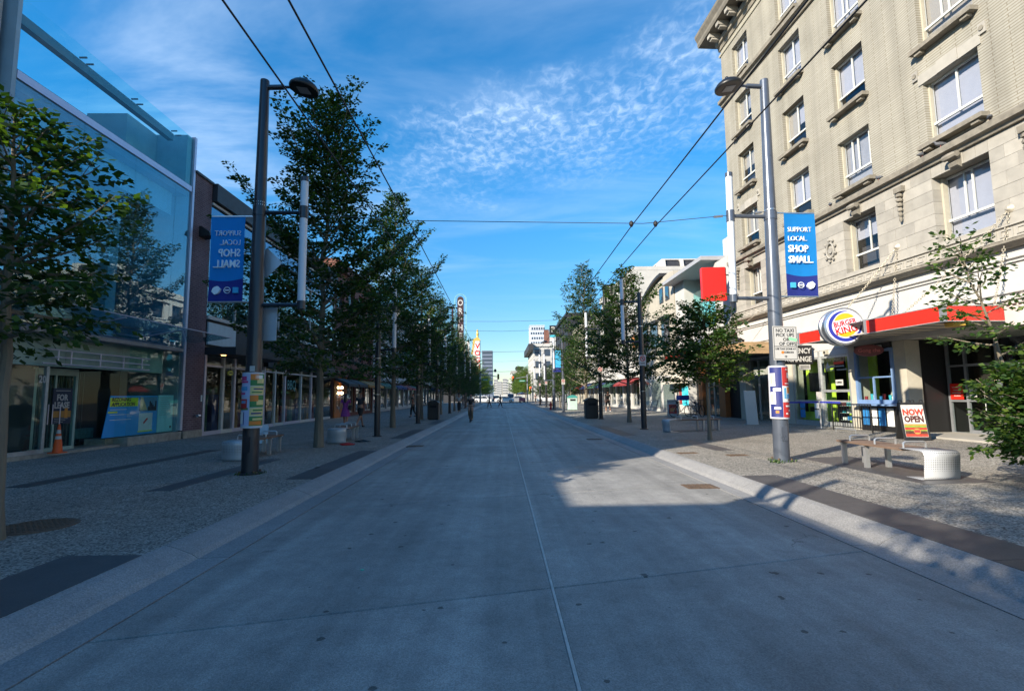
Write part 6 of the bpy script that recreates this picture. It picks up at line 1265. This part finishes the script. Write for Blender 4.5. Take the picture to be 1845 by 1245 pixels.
# ---------------------------------------------------------------- people
M_skin = mat('skin', (.42, .22, .15), .55); M_skin2 = mat('tanned skin', (.28, .14, .09), .55); M_hairb = mat('black hair', (.012, .010, .010), .5); M_hairn = mat('brown hair', (.05, .03, .02), .5)
def skin(name, m, parent, joints, edges, sub=1):
    me = bpy.data.meshes.new(name); me.from_pydata([j[:3] for j in joints], edges, []); o = bpy.data.objects.new('tmp', me); col.objects.link(o)
    md = o.modifiers.new('s', 'SKIN'); sk = me.skin_vertices[0].data
    for i, j in enumerate(joints): rr = j[3] if isinstance(j[3], tuple) else (j[3], j[3]); sk[i].radius = rr; sk[i].use_root = (i == 0)
    md.use_smooth_shade = True; sb = o.modifiers.new('d', 'SUBSURF'); sb.levels = sub; sb.render_levels = sub
    dg = bpy.context.evaluated_depsgraph_get(); r = bpy.data.meshes.new_from_object(o.evaluated_get(dg)); bpy.data.objects.remove(o); r.materials.clear(); r.materials.append(m); r.name = name
    r.polygons.foreach_set('use_smooth', [True]*len(r.polygons)); return link(name, r, parent)
def person(label, loc, rz, H=1.72, top=None, bottom=None, shoe=None, hair=M_hairb, skn=M_skin, stride=.28, dress=None, longhair=False, bag=None, arms=.15, legs_bare=True, seated=None, shorts=True):
    """faces +y in local space; stride moves the feet fore and aft"""
    t = thing('person', label, 'person', loc, rz, 'people in the street'); k = H/1.72; g = stride
    hipz, kz, az = .90, .48, .07
    J = [(0, 0, .94, .115), (0, .0, 1.10, (.12, .095)), (0, 0, 1.28, (.15, .10)), (0, 0, 1.41, (.12, .08)), (0, .0, 1.49, .05), (0, .015, 1.56, .055), (0, .02, 1.64, (.075, .09)), (0, .01, 1.70, .05)]
    E_ = [(i, i+1) for i in range(7)]
    def add(pts, root):
        b = len(J); J.extend(pts); E_.append((root, b)); E_.extend((b+i, b+i+1) for i in range(len(pts)-1)); return b
    feet = {}
    for s, f in ((-1, g), (1, -g)):
        if seated: hp, kn, an = (s*.09, .02, .90), (s*.10, .26, .66 if s > 0 else .54), (s*.09, .14, .32 if s > 0 else .16)
        else: hp, kn, an = (s*.09, .0, .86), (s*.095, f*.55+.05, .48), (s*.09, f-(.06 if f < 0 else 0), .09+(.05 if f < 0 else 0))
        add([(hp[0], hp[1], hp[2], .085), (kn[0], kn[1], kn[2], .058), (kn[0], (kn[1]*.45+an[1]*.55)-.01, (kn[2]*.55+an[2]*.45), .052), (*an, .036), (an[0], an[1]+.08, an[2]-.05, .034), (an[0]*1.05, an[1]+.15, an[2]-.055, .028)], 0); feet[s] = an
    for s, f in ((-1, -arms), (1, arms)):
        if seated: el, ha = (s*.24, .18, 1.16), (s*.24, .42, 1.05)
        else: el, ha = (s*.235, f*.5-.03, 1.14), (s*.25, f+.05, .93)
        b = add([(s*.17, 0, 1.40, .055), (el[0], el[1], el[2], .040), (ha[0], ha[1], ha[2], .028), (ha[0], ha[1]+.01, ha[2]-.06, (.030, .018))], 3)
        for q in range(4): add([(ha[0]+s*.0, ha[1]+.02-.016*q, ha[2]-.11, .009), (ha[0]-s*.012, ha[1]+.02-.016*q, ha[2]-.145+.006*abs(q-1), .008)], b+3)
        add([(ha[0]-s*.01, ha[1]+.04, ha[2]-.08, .010), (ha[0]-s*.015, ha[1]+.05, ha[2]-.11, .008)], b+3)
    bd = skin('body', skn, t, J, E_); bd.scale = (k, k, k)
    def sc(o): o.scale = (k, k, k); return o
    # face
    for s in (-1, 1): MB().lathe([(.004, -.012), (.011, 0), (.004, .012)], 6, 'y', (s*.03, .108, 1.645)).build('eye', M_hairb, bd)
    MB().prism([(-.012, 1.605), (.012, 1.605), (0, 1.65)], .10, .125).build('nose', skn, bd); box('mouth', M_tom, bd, -.02, .02, .098, .104, 1.578, 1.585)
    for s in (-1, 1): MB().lathe([(.01, -.02), (.022, 0), (.01, .02)], 6, 'z', (s*.08, .0, 1.635)).build('ear', skn, bd)
    hj = [(0, .0, 1.735, .06), (0, -.03, 1.69, (.088, .082)), (0, -.055, 1.63, (.07, .05))]
    if longhair: hj += [(0, -.09, 1.52, (.085, .045)), (0, -.11, 1.38, (.075, .04)), (0, -.11, 1.28, (.04, .025))]
    sc(skin('hair', hair, t, hj, [(i, i+1) for i in range(len(hj)-1)]))
    tm = dress or top
    if tm:
        tj = [(0, 0, 1.02, (.135, .115)), (0, 0, 1.12, (.135, .108)), (0, 0, 1.28, (.165, .115)), (0, 0, 1.41, (.135, .092)), (0, 0, 1.455, (.07, .06))]; te = [(0, 1), (1, 2), (2, 3), (3, 4)]
        for s, f in ((-1, -arms), (1, arms)):
            ey = .18 if seated else f*.5-.03; b = len(tj); n_ = .6 if not seated else 1.0; tj += [(s*.175, 0, 1.40, .07), (s*(.175+.06*n_), ey*n_, 1.40-.25*n_, .056)]; te += [(3, b), (b, b+1)]
        sc(skin('dress_top' if dress else 'shirt', tm, t, tj, te))
    if dress:
        mb = MB().lathe([(.24, .62), (.215, .75), (.19, .90), (.155, 1.02), (.15, 1.08)], 16, cap=False); o = mb.build('skirt', dress, t, smooth=True); o.scale = (k, .8*k, k)
    elif bottom:
        bj = [(0, 0, 1.0, (.14, .118)), (0, 0, .93, (.145, .125))]; be = [(0, 1)]
        for s, f in ((-1, g), (1, -g)):
            if seated: kn, an = (s*.10, .26, .66 if s > 0 else .54), (s*.09, .14, .32 if s > 0 else .16)
            else: kn, an = (s*.095, f*.55+.05, .48), (s*.09, f-(.06 if f < 0 else 0), .12+(.05 if f < 0 else 0))
            b = len(bj); bj += [(s*.09, 0, .84, .10), (kn[0], kn[1], kn[2]+(.04 if shorts else 0), .078)]; be += [(1, b), (b, b+1)]
            if not shorts: bj += [(an[0], an[1], an[2]+.02, .06)]; be += [(b+1, b+2)]
        sc(skin('shorts' if shorts else 'trousers', bottom, t, bj, be))
    for s in (-1, 1):
        an = feet[s]; sc(skin('shoe', shoe or M_black, t, [(an[0], an[1]-.04, an[2]-.035, .042), (an[0]*1.03, an[1]+.08, an[2]-.05, .040), (an[0]*1.05, an[1]+.17, an[2]-.055, .030)], [(0, 1), (1, 2)]))
    if bag: o = MB().box(.16, .30, -.16, .06, .92, 1.12, .03).build('shoulder_bag', bag, t); MB().tube([(.23, -.05, 1.12), (.15, -.06, 1.42), (.0, .02, 1.46)], .010, 5).build('strap', bag, o)
    return t
purple = mat('purple dress cloth', (.26, .05, .26), .8, var=.1); navy = mat('navy cotton', (.03, .035, .05), .85, var=.1); dkgrey = mat('dark grey cotton', (.03, .03, .033), .85); wht = mat('white trainers', (.7, .7, .7), .6); khaki = mat('khaki cotton', (.20, .14, .08), .8); greyc = mat('grey cotton', (.2, .2, .21), .85); lightc = mat('pale cotton', (.5, .5, .52), .85)
person('woman in a purple dress walking away on the left pavement', (-7.4, 24.0, zL(-7.4)), 0.05, 1.64, dress=purple, shoe=wht, longhair=True, bag=M_black, stride=.22)
person('man in dark tee and shorts walking beside the purple dress', (-7.05, 25.2, zL(-7)), -.35, 1.78, top=navy, bottom=dkgrey, shoe=M_black, stride=.34)
cy = bicycle('bicycle ridden along the left side of the road', (-1.98, 31.9, 0.0), R_(-90), M_dgrey); 
pc_ = person('cyclist in black top and khaki trousers riding towards the camera', (-1.98, 32.1, .0), math.pi, 1.74, top=M_black, bottom=khaki, shorts=False, shoe=M_black, seated=True)
person('pedestrian in black shorts walking on the right pavement behind the bin', (8.6, 40.6, zR(8.6)), .1, 1.72, top=M_black, bottom=M_black, shoe=wht, stride=.25)
person('dark clothed pedestrian crossing the far road, left of the pair', (-1.67, 68, 0), 1.2, 1.72, top=navy, bottom=dkgrey, shorts=False, stride=.2); person('dark clothed pedestrian crossing the far road, right of the pair', (-.2, 70, 0), -1.2, 1.75, top=M_black, bottom=dkgrey, shorts=False, stride=.26)
for i, (x, y, tp_, bt_, lb) in enumerate(((-3.9, 46, lightc, dkgrey, 'pedestrian in pale top on the left pavement behind the cyclist'), (-6.5, 37, M_black, M_black, 'pedestrian in black under the left trees near the bin'), (6.2, 92, navy, dkgrey, 'far pedestrian in navy at the right corner'), (7.2, 94, M_black, M_black, 'far pedestrian in black at the right corner'), (8.6, 95, lightc, greyc, 'far pedestrian in white at the right corner'), (9.8, 93, mat('blue cotton', (.05, .1, .3), .8), lightc, 'far pedestrian in blue at the right corner'), (-4.6, 60, navy, greyc, 'far pedestrian in navy on the left pavement'))):
    person(lb, (x, y, .14), i*1.3, 1.7+.03*(i % 3), top=tp_, bottom=bt_, shorts=False, stride=.12)

# ---------------------------------------------------------------- cars at the cross street
M_cwhite = mat('white car paint', (.72, .73, .74), .25, coat=.6); M_csil = mat('silver car paint', (.45, .46, .48), .3, .5, coat=.6); M_cdark = mat('dark car paint', (.03, .035, .05), .25, coat=.6); M_cred = mat('red car paint', (.4, .02, .02), .25, coat=.6); M_cglass = mat('car window', (.02, .025, .03), .08); M_tail = mat('tail lamp', (.45, .01, .01), .3); M_head = mat('head lamp', (.8, .8, .8), .15)
def car(label, loc, rz, paint, L_=4.5, H=1.45, kind='sedan'):
    t = thing('car', label, 'car', loc, rz, 'cars at the cross street'); W = .88; h = L_/2
    sidep = [(-h, .35), (-h+.03, .75), (-h+.15, .92)]+([(-h+.9, .97), (-h+1.35, H-.06), (-.1, H), (.75, H-.06), (1.35, .95)] if kind == 'sedan' else [(-h+.25, H-.1), (-h+.6, H), (.5, H), (.95, H-.08), (1.45, .98)])+[(h-.25, .86), (h-.03, .72), (h, .38), (h-.1, .22), (-h+.1, .22)]
    mb = MB(); n = len(sidep)
    def wy(z): return W*(1 if z < .95 else 1-.22*(z-.95)/(H-.95))
    for yy in (-1, 1): mb.v += [(x, yy*wy(z), z) for x, z in sidep]
    for i in range(n): mb.f.append((i, (i+1) % n, n+(i+1) % n, n+i))
    mb.f.append(tuple(range(n))); mb.f.append(tuple(n+n-1-i for i in range(n))); b = mb.build('body', paint, t)
    gl = [(-h+1.05, .98), (-h+1.42, H-.12), (-.15, H-.07), (.68, H-.13), (1.2, .98)] if kind == 'sedan' else [(-h+.45, 1.0), (-h+.5, H-.14), (.45, H-.09), (.85, H-.14), (1.28, 1.0)]
    for s in (-1, 1):
        mb = MB(); mb.poly([(x, s*(wy(z)+.012), z) for x, z in gl]); w = mb.build('side_window', M_cglass, t); box('window_post', paint, w, -.08, -.02, min(s*W*.82, s*(W+.02)), max(s*W*.82, s*(W+.02)), .95, H-.08); box('door_handle', M_black, b, -.5, -.35, min(s*W, s*(W+.02)), max(s*W, s*(W+.02)), .8, .83)
    for x0, x1, z0, z1 in ((1.28, .78, 1.0, H-.1),): MB().quad((x0+.06, -W*.78, z0), (x0+.06, W*.78, z0), (x1+.03, W*.74, z1), (x1+.03, -W*.74, z1)).build('windscreen', M_cglass, t)
    MB().quad((-h+.95 if kind == 'sedan' else -h+.18, -W*.76, 1.0), (-h+.95 if kind == 'sedan' else -h+.18, W*.76, 1.0), (-h+1.3 if kind == 'sedan' else -h+.22, W*.72, H-.12), (-h+1.3 if kind == 'sedan' else -h+.22, -W*.72, H-.12)).build('rear_window', M_cglass, t)
    for x in (-h+.85, h-.85):
        for s in (-1, 1): w = MB().lathe([(.33, -.1), (.34, -.06), (.34, .06), (.33, .1)], 18, 'y', (x, s*(W-.08), .34)).build('wheel', M_tyre, t, smooth=True); MB().lathe([(.20, -.115), (.20, .115)], 12, 'y', (x, s*(W-.08), .34)).build('rim', M_csil, w)
    for s in (-1, 1): box('head_lamp', M_head, t, h-.1, h+.005, s*.68-.15, s*.68+.15, .62, .74); box('tail_lamp', M_tail, t, -h-.005, -h+.08, s*.7-.13, s*.7+.13, .7, .85)
    return t
car('white estate car at the left of the cross street', (-4.6, 119, .01), 0, M_cwhite, 4.4, 1.55, 'suv'); car('white saloon car crossing in the middle of the cross street', (.6, 118.5, .01), 0, M_cwhite, 4.6, 1.45); car('silver car behind the white saloon at the cross street', (4.0, 123, .01), 0, M_csil, 4.4, 1.42); car('pale car at the right end of the cross street', (10.6, 118, .01), math.pi, M_cwhite, 4.6, 1.5, 'suv')
car('red car waiting beyond the cross street', (.2, 140, -.004), R_(90), M_cred); car('dark car beyond the cross street on the left lane', (-1.7, 150, -.004), R_(90), M_cdark, 4.6, 1.6, 'suv'); car('dark van like car beyond the cross street on the right lane', (2.6, 146, -.004), R_(-90), M_cdark, 4.9, 2.1, 'suv')
# kiosk with red umbrella
kq = thing('food_kiosk', 'food cart under a red umbrella at the far corner', 'kiosk', (4.6, 113.5, .0)); MB().tube([(0, 0, .1), (0, 0, 2.2)], .03, 6).build('pole', M_arm, kq)
mb = MB()
for a in range(10):
    t0, t1 = a*.628, (a+1)*.628; mb.poly([(0, 0, 2.35), (1.25*math.cos(t0), 1.25*math.sin(t0), 1.95), (1.25*math.cos(t1), 1.25*math.sin(t1), 1.95)]); mb.quad((1.25*math.cos(t0), 1.25*math.sin(t0), 1.95), (1.25*math.cos(t1), 1.25*math.sin(t1), 1.95), (1.25*math.cos(t1), 1.25*math.sin(t1), 1.78), (1.25*math.cos(t0), 1.25*math.sin(t0), 1.78))
mb.build('umbrella', M_cred, kq); MB().box(-.7, .7, -.45, .45, .3, 1.05, .04).build('cart_body', mat('pink cart', (.6, .15, .18), .5), kq); box('counter', M_csil, kq, -.8, .8, -.5, .5, 1.06, 1.1)
for x in (-.5, .5): MB().lathe([(.2, -.04), (.2, .04)], 14, 'y', (x, -.42, .2)).build('wheel', M_tyre, kq)
